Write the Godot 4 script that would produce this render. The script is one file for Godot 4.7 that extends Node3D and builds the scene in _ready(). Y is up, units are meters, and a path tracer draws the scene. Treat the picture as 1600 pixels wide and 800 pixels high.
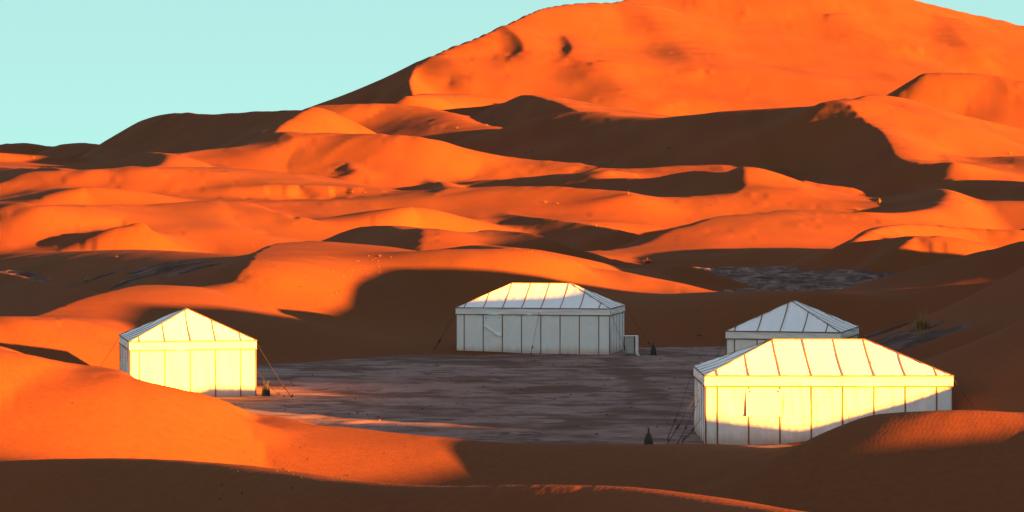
extends Node3D
# A tent camp on a clay pan among sand dunes, low evening sun from behind the right shoulder.

const SUN_AZIMUTH := 50.0      # degrees to the right of straight behind the camera
const SUN_HEIGHT := 6.0        # degrees
const EYE := Vector3(0, 7.6, 0)

var sand: StandardMaterial3D
var clay: StandardMaterial3D
var canvas: StandardMaterial3D
var webbing: StandardMaterial3D
var rope_mat: StandardMaterial3D
var iron: StandardMaterial3D
var dark_parts_and_shade: StandardMaterial3D
var box_paint: StandardMaterial3D
var stone_mat: StandardMaterial3D
var canvas_plain: StandardMaterial3D
var wiggle := FastNoiseLite.new()
var broad := FastNoiseLite.new()
var ledge := FastNoiseLite.new()

# ---------------------------------------------------------------- dune shapes
# each dune: slope on its two sides, rounding of the crest on the two sides, softness of its foot, crest line in metres
var crest_start := PackedInt32Array()
var crest_count := PackedInt32Array()
var near_slope := PackedFloat32Array()
var far_slope := PackedFloat32Array()
var near_round := PackedFloat32Array()
var far_round := PackedFloat32Array()
var foot := PackedFloat32Array()
var blend := PackedFloat32Array()
var end_slope := PackedFloat32Array()
var least := PackedFloat32Array()
var top_of := PackedFloat32Array()
var highest := PackedFloat32Array()
var box_x0 := PackedFloat32Array()
var box_x1 := PackedFloat32Array()
var box_z0 := PackedFloat32Array()
var box_z1 := PackedFloat32Array()
var ax := PackedFloat32Array()
var ay := PackedFloat32Array()
var az := PackedFloat32Array()
var bx := PackedFloat32Array()
var by := PackedFloat32Array()
var bz := PackedFloat32Array()
var il := PackedFloat32Array()
var sl := PackedFloat32Array()
var chunk_start := PackedInt32Array()
var chunk_count := PackedInt32Array()
var floor_at: Array = [Vector2(0, -2.00), Vector2(40, -2.00), Vector2(60, -1.00), Vector2(75, -0.30), Vector2(85, -0.15), Vector2(270, -3.00), Vector2(300, 0.85), Vector2(350, -0.94), Vector2(400, 7.84), Vector2(460, 8.78), Vector2(560, 10.85), Vector2(680, 17.11), Vector2(800, 19.00), Vector2(900, 23.49), Vector2(1500, 4.21), Vector2(2200, 22.00)]

func dune(ns: float, fs: float, nr: float, fr: float, ft: float, pts: Array) -> void:
	var line := smooth_line(pts)
	crest_start.append(ax.size())
	var n := 0
	for i in line.size():
		if i == 0:
			continue
		var e: Vector3 = line[i] - line[i - 1]
		if e.x * e.x + e.z * e.z < 1e-8:
			continue
		ax.append(line[i - 1].x)
		ay.append(line[i - 1].y)
		az.append(line[i - 1].z)
		bx.append(e.x)
		by.append(e.y)
		bz.append(e.z)
		il.append(1.0 / (e.x * e.x + e.z * e.z))
		sl.append(sqrt(e.x * e.x + e.z * e.z))
		n += 1
	crest_count.append(n)
	near_slope.append(ns)
	far_slope.append(fs)
	near_round.append(nr)
	far_round.append(fr)
	foot.append(ft)
	var away := 0.0
	for v in line:
		away += sqrt(v.x * v.x + v.z * v.z) / line.size()
	blend.append(0.000016 * away * away + 0.05)
	var en := 0.15 if maxf(ns, fs) < 0.12 else 0.6
	end_slope.append(en)
	least.append(minf(minf(ns, fs), en))
	chunk_start.append(top_of.size())
	var i0 := 0
	while i0 < line.size() - 1:
		var i1 := mini(i0 + 5, line.size() - 1)
		var a := line[i0]
		var b := line[i0]
		for i in range(i0, i1 + 1):
			a = a.min(line[i])
			b = b.max(line[i])
		top_of.append(b.y + 0.2)
		box_x0.append(a.x)
		box_x1.append(b.x)
		box_z0.append(a.z)
		box_z1.append(b.z)
		i0 = i1
	chunk_count.append(top_of.size() - chunk_start[-1])
	var hi := -1e9
	for v in line:
		hi = maxf(hi, v.y)
	highest.append(hi)

func smooth_line(p: Array) -> PackedVector3Array:
	var out := PackedVector3Array()
	var n := p.size()
	if n < 3:
		for v in p:
			out.append(v)
		return out
	var q := PackedVector3Array()
	q.append(p[0] * 2.0 - p[1])
	for v in p:
		q.append(v)
	q.append(p[n - 1] * 2.0 - p[n - 2])
	for i in range(1, n):
		var a := q[i - 1]
		var b := q[i]
		var c := q[i + 1]
		var d := q[i + 2]
		var t1 := sqrt(maxf(a.distance_to(b), 1e-6))
		var t2 := t1 + sqrt(maxf(b.distance_to(c), 1e-6))
		var t3 := t2 + sqrt(maxf(c.distance_to(d), 1e-6))
		for j in 3:
			var t := t1 + (t2 - t1) * j / 3.0
			var a1 := a.lerp(b, t / t1)
			var a2 := b.lerp(c, (t - t1) / (t2 - t1))
			var a3 := c.lerp(d, (t - t2) / (t3 - t2))
			var b1 := a1.lerp(a2, t / t2)
			var b2 := a2.lerp(a3, (t - t1) / (t3 - t1))
			out.append(b1.lerp(b2, (t - t1) / (t2 - t1)))
	out.append(p[n - 1])
	return out

func floor_height(d: float) -> float:
	for i in range(1, floor_at.size()):
		if d < floor_at[i].x:
			return lerpf(floor_at[i - 1].y, floor_at[i].y, (d - floor_at[i - 1].x) / (floor_at[i].x - floor_at[i - 1].x))
	return floor_at[-1].y

# the dunes that can matter inside a box on the ground
func dunes_near(x0: float, x1: float, z0: float, z1: float, low: float) -> PackedInt32Array:
	var out := PackedInt32Array()
	for r in crest_count.size():
		if reach_of(r, x0, x1, z0, z1) + foot[r] > low:
			out.append(r)
	return out

# how high dune r can stand at most inside a box: looked up in short stretches of its crest
func reach_of(r: int, x0: float, x1: float, z0: float, z1: float) -> float:
	var c := maxf(1.5, maxf(near_round[r], far_round[r]))
	var s := least[r]
	var d2 := 1e18
	for i in range(chunk_start[r], chunk_start[r] + chunk_count[r]):
		var dx := maxf(0.0, maxf(box_x0[i] - x1, x0 - box_x1[i]))
		var dz := maxf(0.0, maxf(box_z0[i] - z1, z0 - box_z1[i]))
		d2 = minf(d2, dx * dx + dz * dz)
	return highest[r] - s * (sqrt(d2 + c * c) - c)

var met := PackedInt32Array()
var met_height := PackedFloat32Array()
var met_gap := PackedFloat32Array()
var met_across := PackedFloat32Array()
var met_along := PackedFloat32Array()

func height(x: float, z: float, which: PackedInt32Array, slack := 0.0) -> float:
	var h := floor_height(sqrt(x * x + z * z))
	met.clear()
	met_height.clear()
	met_gap.clear()
	met_across.clear()
	met_along.clear()
	for r in which:
		var k := foot[r]
		if which.size() > 4 and reach_of(r, x, x, z, z) + k + slack < h:
			continue
		var best := 1e18
		var bqx := 0.0
		var bqz := 0.0
		var wsum := 0.0
		var hsum := 0.0
		var qsum := 0.0
		var s0 := crest_start[r]
		var e2 := blend[r]
		for i in range(s0, s0 + crest_count[r]):
			var ex := bx[i]
			var ez := bz[i]
			var wx := x - ax[i]
			var wz := z - az[i]
			var t := clampf((wx * ex + wz * ez) * il[i], 0.0, 1.0)
			var qx := wx - t * ex
			var qz := wz - t * ez
			var dd := qx * qx + qz * qz + 1e-4
			if dd < best:
				best = dd
				bqx = qx
				bqz = qz
			var de := dd + e2
			var w := sl[i] / (de * de)
			wsum += w
			hsum += w * (ay[i] + t * by[i])
			qsum += (ex * wz - ez * wx) / (de * de * sqrt(dd))
		var q := clampf(qsum / wsum, -1.0, 1.0)
		var m := 0.5 + 0.5 * q
		var q2 := q * q
		var slope := lerpf(far_slope[r], near_slope[r], m) * q2 + end_slope[r] * (1.0 - q2)
		var c := lerpf(far_round[r], near_round[r], m) * q2 + 1.5 * (1.0 - q2)
		var hh := hsum / wsum - slope * (sqrt(best + c * c) - c)
		met.append(r)
		met_height.append(hh)
		met_gap.append(hh + k - h)
		met_across.append(absf(bqx))
		met_along.append(absf(bqz))
		var dl := maxf(k - absf(h - hh), 0.0)
		h = maxf(h, hh) + dl * dl / (4.0 * k)
	return h

# small unevenness of wind-blown sand on top of the dune shapes
func unevenness(x: float, z: float, d: float) -> float:
	var h := broad.get_noise_2d(x, z) * minf(0.02 + d * 0.0004, 0.25) + wiggle.get_noise_2d(x, z) * 0.02
	if d > 120.0:
		h += (0.55 - absf(broad.get_noise_2d(x * 1.9 + 77.0, z * 1.2 - 40.0)) * 2.2) * minf((d - 120.0) * 0.0004, 0.15) * (1.0 - 0.75 * smoothstep(600.0, 850.0, d))
	if d < 90.0 and z < 0.0:
		h += sin(x * 50.0 + z * 6.0 + 2.0 * wiggle.get_noise_2d(x * 1.3, z * 1.3)) * 0.0002 * clampf((90.0 - d) / 25.0, 0.0, 1.0)
	return h

func ground(x: float, z: float) -> float:
	return maxf(height(x, z, dunes_near(x, x, z, z, -3.0)) + unevenness(x, z, sqrt(x * x + z * z)), -0.02)

# ---------------------------------------------------------------- the sand sheet
var angles := PackedFloat32Array()
var rings := PackedFloat32Array()
const CELL := 4

# heights of the whole sheet: on every fourth ring and ray first, then in between; exactly near crests, by cubic curves where the sand is smooth
func sand_heights() -> PackedFloat32Array:
	var nc := angles.size()
	var nr := rings.size()
	var sn := PackedFloat32Array()
	var cs := PackedFloat32Array()
	for v in angles:
		sn.append(sin(v))
		cs.append(cos(v))
	var mc := (nc - 1) / CELL + 1
	var mr := (nr - 1) / CELL + 1
	var node := PackedFloat32Array()
	node.resize(mc * mr)
	var sharp := PackedByteArray()
	sharp.resize(mc * mr)
	var active := []
	active.resize(mc * mr)
	const TILE := 3
	for t0 in range(0, mr, TILE):
		for u0 in range(0, mc, TILE):
			var t1 := mini(t0 + TILE, mr)
			var u1 := mini(u0 + TILE, mc)
			var x0 := 1e9
			var x1 := -1e9
			var z0 := 1e9
			var z1 := -1e9
			for i in [t0, t1 - 1]:
				for j in range(u0, u1):
					var x: float = rings[i * CELL] * sn[j * CELL]
					var z: float = -rings[i * CELL] * cs[j * CELL]
					x0 = minf(x0, x)
					x1 = maxf(x1, x)
					z0 = minf(z0, z)
					z1 = maxf(z1, z)
			var which := dunes_near(x0, x1, z0, z1, minf(floor_height(rings[t0 * CELL]), floor_height(rings[(t1 - 1) * CELL])))
			for i in range(t0, t1):
				for j in range(u0, u1):
					var rad := rings[i * CELL]
					var aj := angles[j * CELL]
					var x := rad * sn[j * CELL]
					var z := -rad * cs[j * CELL]
					var wide := rad * (angles[mini(j * CELL + CELL, nc - 1)] - aj)
					var deep := rings[mini(i * CELL + CELL, nr - 1)] - rad
					var ahead := absf(aj) < 0.24
					var diag := sqrt(wide * wide + deep * deep)
					var h := height(x, z, which, 1.2 * diag)
					node[i * mc + j] = h
					var list := PackedInt32Array()
					for m in met.size():
						var r := met[m]
						var lip := maxf(near_slope[r], far_slope[r]) + 0.25
						if met_gap[m] + 1.4 * lip * diag > 0.0:
							list.append(r)
						if met_height[m] > h - 0.25 * foot[r] - lip * diag and met_across[m] < 0.8 * (wide if ahead else diag) and met_along[m] < 0.8 * (deep if ahead else diag) and minf(near_round[r], far_round[r]) < 2.0 * diag:
							sharp[i * mc + j] = 1
					active[i * mc + j] = list
	# which cells need every point worked out
	var hard := PackedByteArray()
	hard.resize(mc * mr)
	var lists := []
	lists.resize(mc * mr)
	for i in mr:
		for j in mc:
			var i1 := mini(i + 1, mr - 1)
			var j1 := mini(j + 1, mc - 1)
			var which: PackedInt32Array = active[i * mc + j].duplicate()
			for q in [i * mc + j1, i1 * mc + j, i1 * mc + j1]:
				for r in active[q]:
					if not which.has(r):
						which.append(r)
			which.sort()
			lists[i * mc + j] = which
			var need := i == mr - 1 or j == mc - 1
			for a in range(maxi(i - 1, 0), mini(i + 3, mr)):
				for b in range(maxi(j - 1, 0), mini(j + 3, mc)):
					if sharp[a * mc + b]:
						need = true
			if not need and which.size() > 1:
				# try the middle of the cell: where the curve misses it, work out every point
				var rm := i * CELL + CELL / 2
				var cm := j * CELL + CELL / 2
				var four := []
				for a in [maxi(i - 1, 0), i, i1, mini(i + 2, mr - 1)]:
					var w: int = a * mc
					four.append(cubic_interpolate(node[w + j], node[w + j1], node[w + maxi(j - 1, 0)], node[w + mini(j + 2, mc - 1)], 0.5))
				var guess := cubic_interpolate(four[1], four[2], four[0], four[3], 0.5)
				need = absf(guess - height(rings[rm] * sn[cm], -rings[rm] * cs[cm], which)) > 0.00015 * rings[rm]
			hard[i * mc + j] = 1 if need else 0
	var out := PackedFloat32Array()
	out.resize(nc * nr)
	var exact := 0
	for i in mr:
		for j in mc:
			var i1 := mini(i + 1, mr - 1)
			var j1 := mini(j + 1, mc - 1)
			var r0 := i * CELL
			var r1 := mini(r0 + CELL, nr) if i < mr - 1 else nr
			var c0 := j * CELL
			var c1 := mini(c0 + CELL, nc) if j < mc - 1 else nc
			var mine := hard[i * mc + j] == 1
			# how far each corner of the cell lies inside the exact part
			var w00 := 1.0
			var w01 := 1.0
			var w10 := 1.0
			var w11 := 1.0
			if mine:
				for a in [-1, 0]:
					for b in [-1, 0]:
						w00 = minf(w00, hard[clampi(i + a, 0, mr - 1) * mc + clampi(j + b, 0, mc - 1)])
						w01 = minf(w01, hard[clampi(i + a, 0, mr - 1) * mc + clampi(j + b + 1, 0, mc - 1)])
						w10 = minf(w10, hard[clampi(i + a + 1, 0, mr - 1) * mc + clampi(j + b, 0, mc - 1)])
						w11 = minf(w11, hard[clampi(i + a + 1, 0, mr - 1) * mc + clampi(j + b + 1, 0, mc - 1)])
			var pure := mine and w00 + w01 + w10 + w11 > 3.5
			var which: PackedInt32Array = lists[i * mc + j]
			var rows := [maxi(i - 1, 0) * mc, i * mc, i1 * mc, mini(i + 2, mr - 1) * mc]
			var ja := maxi(j - 1, 0)
			var jd := mini(j + 2, mc - 1)
			for c in range(c0, c1):
				var v := float(c - c0) / CELL
				var a := 0.0
				var b := 0.0
				var d := 0.0
				var e := 0.0
				if not pure:
					a = cubic_interpolate(node[rows[0] + j], node[rows[0] + j1], node[rows[0] + ja], node[rows[0] + jd], v)
					b = cubic_interpolate(node[rows[1] + j], node[rows[1] + j1], node[rows[1] + ja], node[rows[1] + jd], v)
					d = cubic_interpolate(node[rows[2] + j], node[rows[2] + j1], node[rows[2] + ja], node[rows[2] + jd], v)
					e = cubic_interpolate(node[rows[3] + j], node[rows[3] + j1], node[rows[3] + ja], node[rows[3] + jd], v)
				for r in range(r0, r1):
					var u := float(r - r0) / CELL
					var soft := 0.0
					if not pure:
						soft = cubic_interpolate(b, d, a, e, u)
					if mine:
						var w := 1.0 if pure else lerpf(lerpf(w00, w01, v), lerpf(w10, w11, v), u)
						if w > 0.001:
							exact += 1
							soft = lerpf(soft, height(rings[r] * sn[c], -rings[r] * cs[c], which), w)
					out[r * nc + c] = soft
	for r in nr:
		for c in nc:
			out[r * nc + c] += unevenness(rings[r] * sn[c], -rings[r] * cs[c], rings[r])
	return out

func polar_sheet(hs: PackedFloat32Array, a: PackedFloat32Array, rr: PackedFloat32Array, closed: bool, tones: int) -> ArrayMesh:
	var nc := a.size()
	var nr := rr.size()
	var pos := PackedVector3Array()
	var nor := PackedVector3Array()
	pos.resize(nc * nr)
	nor.resize(nc * nr)
	var sn := PackedFloat32Array()
	var cs := PackedFloat32Array()
	for v in a:
		sn.append(sin(v))
		cs.append(cos(v))
	for r in nr:
		for c in nc:
			pos[r * nc + c] = Vector3(rr[r] * sn[c], hs[r * nc + c], -rr[r] * cs[c])
	for r in nr:
		var ra := maxi(r - 1, 0) * nc
		var rb := mini(r + 1, nr - 1) * nc
		for c in nc:
			var ca := c - 1 if c > 0 else (nc - 1 if closed else 0)
			var cb := c + 1 if c < nc - 1 else (0 if closed else nc - 1)
			nor[r * nc + c] = (pos[r * nc + cb] - pos[r * nc + ca]).cross(pos[rb + c] - pos[ra + c]).normalized()
	var idx := PackedInt32Array()
	var last := nc if closed else nc - 1
	idx.resize((nr - 1) * last * 6)
	var k := 0
	for r in nr - 1:
		for c in last:
			var c2 := (c + 1) % nc
			var i := r * nc + c
			var j := r * nc + c2
			idx[k] = i
			idx[k + 1] = i + nc
			idx[k + 2] = j
			idx[k + 3] = j
			idx[k + 4] = i + nc
			idx[k + 5] = j + nc
			k += 6
	var arr := []
	arr.resize(Mesh.ARRAY_MAX)
	arr[Mesh.ARRAY_VERTEX] = pos
	arr[Mesh.ARRAY_NORMAL] = nor
	arr[Mesh.ARRAY_INDEX] = idx
	if tones:
		var col := PackedColorArray()
		col.resize(pos.size())
		for i in pos.size():
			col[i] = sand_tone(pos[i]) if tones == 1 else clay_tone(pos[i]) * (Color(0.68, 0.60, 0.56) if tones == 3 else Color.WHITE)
		arr[Mesh.ARRAY_COLOR] = col
	var m := ArrayMesh.new()
	m.add_surface_from_arrays(Mesh.PRIMITIVE_TRIANGLES, arr)
	return m

func build_sand() -> void:
	# columns: fine where the photograph looks, coarse all the way round
	var v := 0.217
	var fine := PackedFloat32Array()
	var n := 760
	for i in n + 1:
		fine.append(lerpf(-v, v, float(i) / n))
	var step := 2.0 * v / n
	var side := PackedFloat32Array()
	var t := v
	while true:
		step = minf(step * 1.12, 0.045)
		t += step
		if t > PI - 0.02:
			break
		side.append(t)
	for i in range(side.size() - 1, -1, -1):
		angles.append(-side[i])
	angles.append_array(fine)
	angles.append_array(side)
	var r := 1.0
	while r < 30.0:
		rings.append(r)
		r *= 1.09
	r = 30.0
	while r < 1500.0:
		rings.append(r)
		r *= 1.0046
	while r < 7000.0:
		rings.append(r)
		r *= 1.06
	var hs := sand_heights()
	var o := MeshInstance3D.new()
	o.name = "sand_dunes"
	o.mesh = polar_sheet(hs, angles, rings, true, 1)
	o.material_override = sand
	setting(o, "orange wind-blown sand dunes around the camp up to the tall dune")

func setting(o: Node3D, label: String) -> void:
	o.set_meta("kind", "structure")
	o.set_meta("label", label)
	add_child(o, true)

# ---------------------------------------------------------------- the clay pan
func clay_height(x: float, z: float) -> float:
	# dried mud: low broken ledges and puddle floors, no two alike; rougher where the old banks are
	var bank_r := clampf(1.0 - absf(-z - 236.0) / 48.0, 0.0, 1.0) * clampf(1.0 - absf(x - 26.0) / 30.0, 0.0, 1.0)
	var bank_l := clampf(1.0 - absf(-z - 262.0) / 40.0, 0.0, 1.0) * clampf(1.0 - absf(x + 38.0) / 25.0, 0.0, 1.0)
	var bank := sqrt(maxf(bank_r, bank_l))
	var wx := x + 6.0 * broad.get_noise_2d(x * 2.0, z * 2.0)
	var wz := z + 4.0 * broad.get_noise_2d(x * 2.0 + 90.0, z * 2.0)
	var a := ledge.get_noise_2d(wx * 0.4, wz * 0.8)
	var b := ledge.get_noise_2d(wx * 0.9 + 300.0, wz * 1.5)
	var c := ledge.get_noise_2d(x * 2.2 + 700.0, z * 3.0)
	var patch := smoothstep(-0.15, 0.3, broad.get_noise_2d(x * 1.6 - 50.0, z * 1.6))
	var h := (smoothstep(-0.03, 0.05, a) - 0.5) * 0.055 * patch + b * 0.035 + c * 0.018
	return -0.01 + h + 0.75 * smoothstep(0.1, 0.6, bank) + bank * (0.45 * (smoothstep(-0.05, 0.08, b) - 0.5) + 0.5 * a + 0.25 * c)

# drifts of slightly paler and darker grains
func sand_tone(p: Vector3) -> Color:
	var t := 0.93 + 0.10 * broad.get_noise_2d(p.x * 1.7 + 500.0, p.z * 0.9) + 0.07 * wiggle.get_noise_2d(p.x * 0.6, p.z * 0.25 + p.y)
	return Color(t, t * (0.98 + 0.10 * broad.get_noise_2d(p.z, p.x)), t)

# grey mud where it is swept bare, brown where sand has drifted over it, dark in the cracks between the flakes
func clay_tone(p: Vector3) -> Color:
	var a := ledge.get_noise_2d(p.x * 0.6 + 40.0, p.z * 1.1)
	var b := ledge.get_noise_2d(p.x * 2.2 - 200.0, p.z * 3.0)
	var c := broad.get_noise_2d(p.x * 2.5, p.z * 2.5 - 300.0)
	var bare := smoothstep(-0.5, 0.25, a + 0.7 * b + 0.7 * c)
	var crack := smoothstep(0.11, 0.02, absf(ledge.get_noise_2d(p.x * 0.7 - 90.0, p.z * 1.9))) * smoothstep(-0.15, 0.2, b + c)
	var col := Color(0.14, 0.074, 0.052).lerp(Color(0.27, 0.165, 0.135), bare)
	var lip := smoothstep(0.30, 0.42, ledge.get_noise_2d(p.x * 1.0 + 900.0, p.z * 2.3))
	col = col.lerp(Color(0.36, 0.24, 0.20), lip * 0.6)
	col = col.lerp(Color(0.07, 0.042, 0.034), crack * 0.75)
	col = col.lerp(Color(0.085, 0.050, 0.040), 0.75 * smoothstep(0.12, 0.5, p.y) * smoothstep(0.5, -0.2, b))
	# the trodden path between the tents
	for i in path.size() - 1:
		var q := Geometry2D.get_closest_point_to_segment(Vector2(p.x, p.z), path[i], path[i + 1])
		var d := q.distance_to(Vector2(p.x, p.z)) + 1.1 * b
		col = col.lerp(Color(0.13, 0.07, 0.05), 0.75 * smoothstep(1.1, 0.3, d))
	return col

var path := PackedVector2Array([Vector2(4.9, -126.0), Vector2(4.75, -117.0), Vector2(5.2, -111.0), Vector2(5.4, -103.0), Vector2(5.6, -97.0)])

func build_clay() -> void:
	var a := PackedFloat32Array()
	for i in 621:
		a.append(lerpf(-0.24, 0.26, i / 620.0))
	var rr := PackedFloat32Array()
	var r := 66.0
	while r < 345.0:
		rr.append(r)
		r *= 1.0026
	var hs := PackedFloat32Array()
	hs.resize(a.size() * rr.size())
	var k := 0
	for q in rr:
		for t in a:
			hs[k] = clay_height(q * sin(t), -q * cos(t))
			k += 1
	var o := MeshInstance3D.new()
	o.name = "clay_flat"
	o.mesh = polar_sheet(hs, a, rr, false, 2)
	o.material_override = clay
	setting(o, "flat grey-brown clay pan between the tents")

# gravelly mud that shows through the sand on a slope: a rough crust that lies on the dune
func build_crust(edge: PackedVector2Array, label: String) -> void:
	var a0 := 9.0
	var a1 := -9.0
	var d0 := 1e9
	var d1 := 0.0
	for p in edge:
		var t := atan2(p.x, -p.y)
		a0 = minf(a0, t)
		a1 = maxf(a1, t)
		d0 = minf(d0, p.length())
		d1 = maxf(d1, p.length())
	var a := PackedFloat32Array()
	var rr := PackedFloat32Array()
	var na := clampi(int((a1 - a0) / 0.0011), 20, 95)
	var nr := clampi(int((d1 - d0) / 0.45), 20, 95)
	for i in na + 1:
		a.append(lerpf(a0 - 0.004, a1 + 0.004, float(i) / na))
	for i in nr + 1:
		rr.append(lerpf(d0 - 1.5, d1 + 1.5, float(i) / nr))
	var which := dunes_near(minf(d0 * sin(a0), d1 * sin(a0)), maxf(d0 * sin(a1), d1 * sin(a1)), -d1 - 2.0, -d0 * cos(maxf(absf(a0), absf(a1))) + 2.0, -3.0)
	var hs := PackedFloat32Array()
	for r in rr:
		for t in a:
			var x := r * sin(t)
			var z := -r * cos(t)
			var q := Vector2(x, z)
			var inside := -1.0 if not Geometry2D.is_point_in_polygon(q, edge) else 1.0
			var far := 1e9
			for i in edge.size():
				far = minf(far, q.distance_to(Geometry2D.get_closest_point_to_segment(q, edge[i], edge[(i + 1) % edge.size()])))
			var n := ledge.get_noise_2d(x * 0.45, z * 0.9)
			var m := inside * far * 0.25 + 1.6 * n
			var h := height(x, z, which) + unevenness(x, z, r)
			hs.append(h - 0.25 + 0.32 * smoothstep(-0.1, 0.5, m) + 0.16 * ledge.get_noise_2d(x * 1.4, z * 1.4) * smoothstep(0.0, 0.8, m) + 0.08 * ledge.get_noise_2d(x * 4.0, z * 4.0) * smoothstep(0.0, 0.6, m))
	var o := MeshInstance3D.new()
	o.name = "gravel_flat"
	o.mesh = polar_sheet(hs, a, rr, false, 3)
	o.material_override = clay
	setting(o, label)

# ---------------------------------------------------------------- materials
func ripple_map() -> ImageTexture:
	var n := 512
	var im := Image.create(n, n, false, Image.FORMAT_RF)
	var f := FastNoiseLite.new()
	f.seed = 5
	f.frequency = 1.0
	for y in n:
		for x in n:
			var u := float(x) / n
			var v := float(y) / n
			# noise on a torus keeps the tile seamless
			var cu := cos(u * TAU)
			var su := sin(u * TAU)
			var cv := cos(v * TAU)
			var sv := sin(v * TAU)
			var w := f.get_noise_3d(cu * 1.2 + cv * 0.7, su * 1.2 + 3.0, sv * 1.2 + cv * 0.9)
			var w2 := f.get_noise_3d(cu * 3.5 + cv * 2.0, su * 3.5 + 9.0, sv * 3.5 + cv * 2.6)
			var ph := TAU * (26.0 * u + 9.0 * v) + 5.0 * w + 1.6 * w2
			var h := 0.5 + 0.5 * sin(ph + 0.5 * sin(ph))
			im.set_pixel(x, y, Color(h * (0.75 + 0.5 * w2), 0, 0))
	im.convert(Image.FORMAT_RGBA8)
	im.bump_map_to_normal_map(3.0)
	return ImageTexture.create_from_image(im)

func noise_map(sd: int, freq: float, ramp: Array, octaves := 5, size := 512) -> NoiseTexture2D:
	var f := FastNoiseLite.new()
	f.seed = sd
	f.frequency = freq
	f.fractal_octaves = octaves
	var t := NoiseTexture2D.new()
	t.width = size
	t.height = size
	t.seamless = true
	t.noise = f
	var g := Gradient.new()
	var offs := PackedFloat32Array()
	var cols := PackedColorArray()
	for i in ramp.size():
		offs.append(float(i) / (ramp.size() - 1))
		cols.append(ramp[i])
	g.offsets = offs
	g.colors = cols
	t.color_ramp = g
	return t

func lin(r: float, g: float, b: float) -> Color:
	return Color(r, g, b).linear_to_srgb()

func make_materials() -> void:
	broad.seed = 3
	broad.frequency = 0.022
	broad.fractal_octaves = 2
	wiggle.seed = 8
	wiggle.frequency = 0.16
	wiggle.fractal_octaves = 2
	ledge.seed = 21
	ledge.frequency = 0.16
	ledge.fractal_octaves = 4
	sand = StandardMaterial3D.new()
	sand.albedo_texture = noise_map(11, 0.02, [lin(0.150, 0.051, 0.018), lin(0.170, 0.058, 0.021), lin(0.190, 0.065, 0.024)])
	sand.vertex_color_use_as_albedo = true
	sand.normal_enabled = true
	sand.normal_texture = ripple_map()
	sand.normal_scale = 0.075
	sand.uv1_triplanar = true
	sand.uv1_world_triplanar = true
	sand.uv1_scale = Vector3.ONE * 0.28
	sand.roughness = 0.95
	sand.metallic_specular = 0.1
	clay = StandardMaterial3D.new()
	clay.vertex_color_use_as_albedo = true
	clay.albedo_texture = noise_map(31, 0.03, [lin(0.62, 0.60, 0.58), lin(0.9, 0.88, 0.86), Color.WHITE])
	clay.uv1_triplanar = true
	clay.uv1_world_triplanar = true
	clay.uv1_scale = Vector3(0.12, 0.4, 0.4)
	clay.roughness = 0.95
	clay.metallic_specular = 0.15
	canvas = StandardMaterial3D.new()
	canvas.vertex_color_use_as_albedo = true
	canvas.albedo_texture = noise_map(41, 0.03, [lin(0.90, 0.90, 0.89), lin(0.97, 0.97, 0.96), Color.WHITE])
	canvas.uv1_triplanar = true
	canvas.uv1_scale = Vector3.ONE * 0.6
	canvas.roughness = 0.9
	canvas.metallic_specular = 0.15
	webbing = StandardMaterial3D.new()
	webbing.albedo_color = lin(0.25, 0.115, 0.05)
	webbing.roughness = 0.9
	webbing.metallic_specular = 0.1
	rope_mat = StandardMaterial3D.new()
	rope_mat.albedo_color = lin(0.014, 0.014, 0.016)
	rope_mat.roughness = 0.8
	iron = StandardMaterial3D.new()
	iron.albedo_texture = noise_map(51, 0.05, [lin(0.012, 0.012, 0.013), lin(0.03, 0.027, 0.025), lin(0.06, 0.04, 0.03)])
	iron.uv1_triplanar = true
	iron.roughness = 0.6
	iron.metallic = 0.4
	dark_parts_and_shade = StandardMaterial3D.new()  # clods and frame posts, and the painted shade at the window flaps
	dark_parts_and_shade.albedo_color = lin(0.03, 0.02, 0.015)
	dark_parts_and_shade.roughness = 1.0
	stone_mat = StandardMaterial3D.new()
	stone_mat.albedo_color = lin(0.10, 0.062, 0.05)
	stone_mat.roughness = 0.9
	box_paint = StandardMaterial3D.new()
	box_paint.albedo_texture = noise_map(61, 0.02, [lin(0.30, 0.25, 0.21), lin(0.42, 0.37, 0.33), lin(0.5, 0.46, 0.42)])
	box_paint.uv1_triplanar = true
	box_paint.roughness = 0.7
	canvas_plain = StandardMaterial3D.new()
	canvas_plain.albedo_color = lin(0.74, 0.70, 0.64)
	canvas_plain.roughness = 0.6

# ---------------------------------------------------------------- mesh helpers
func part(called: String, mesh: Mesh, m: Material, parent: Node3D) -> MeshInstance3D:
	var o := MeshInstance3D.new()
	o.name = called
	o.mesh = mesh
	o.material_override = m
	parent.add_child(o, true)
	return o

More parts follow.
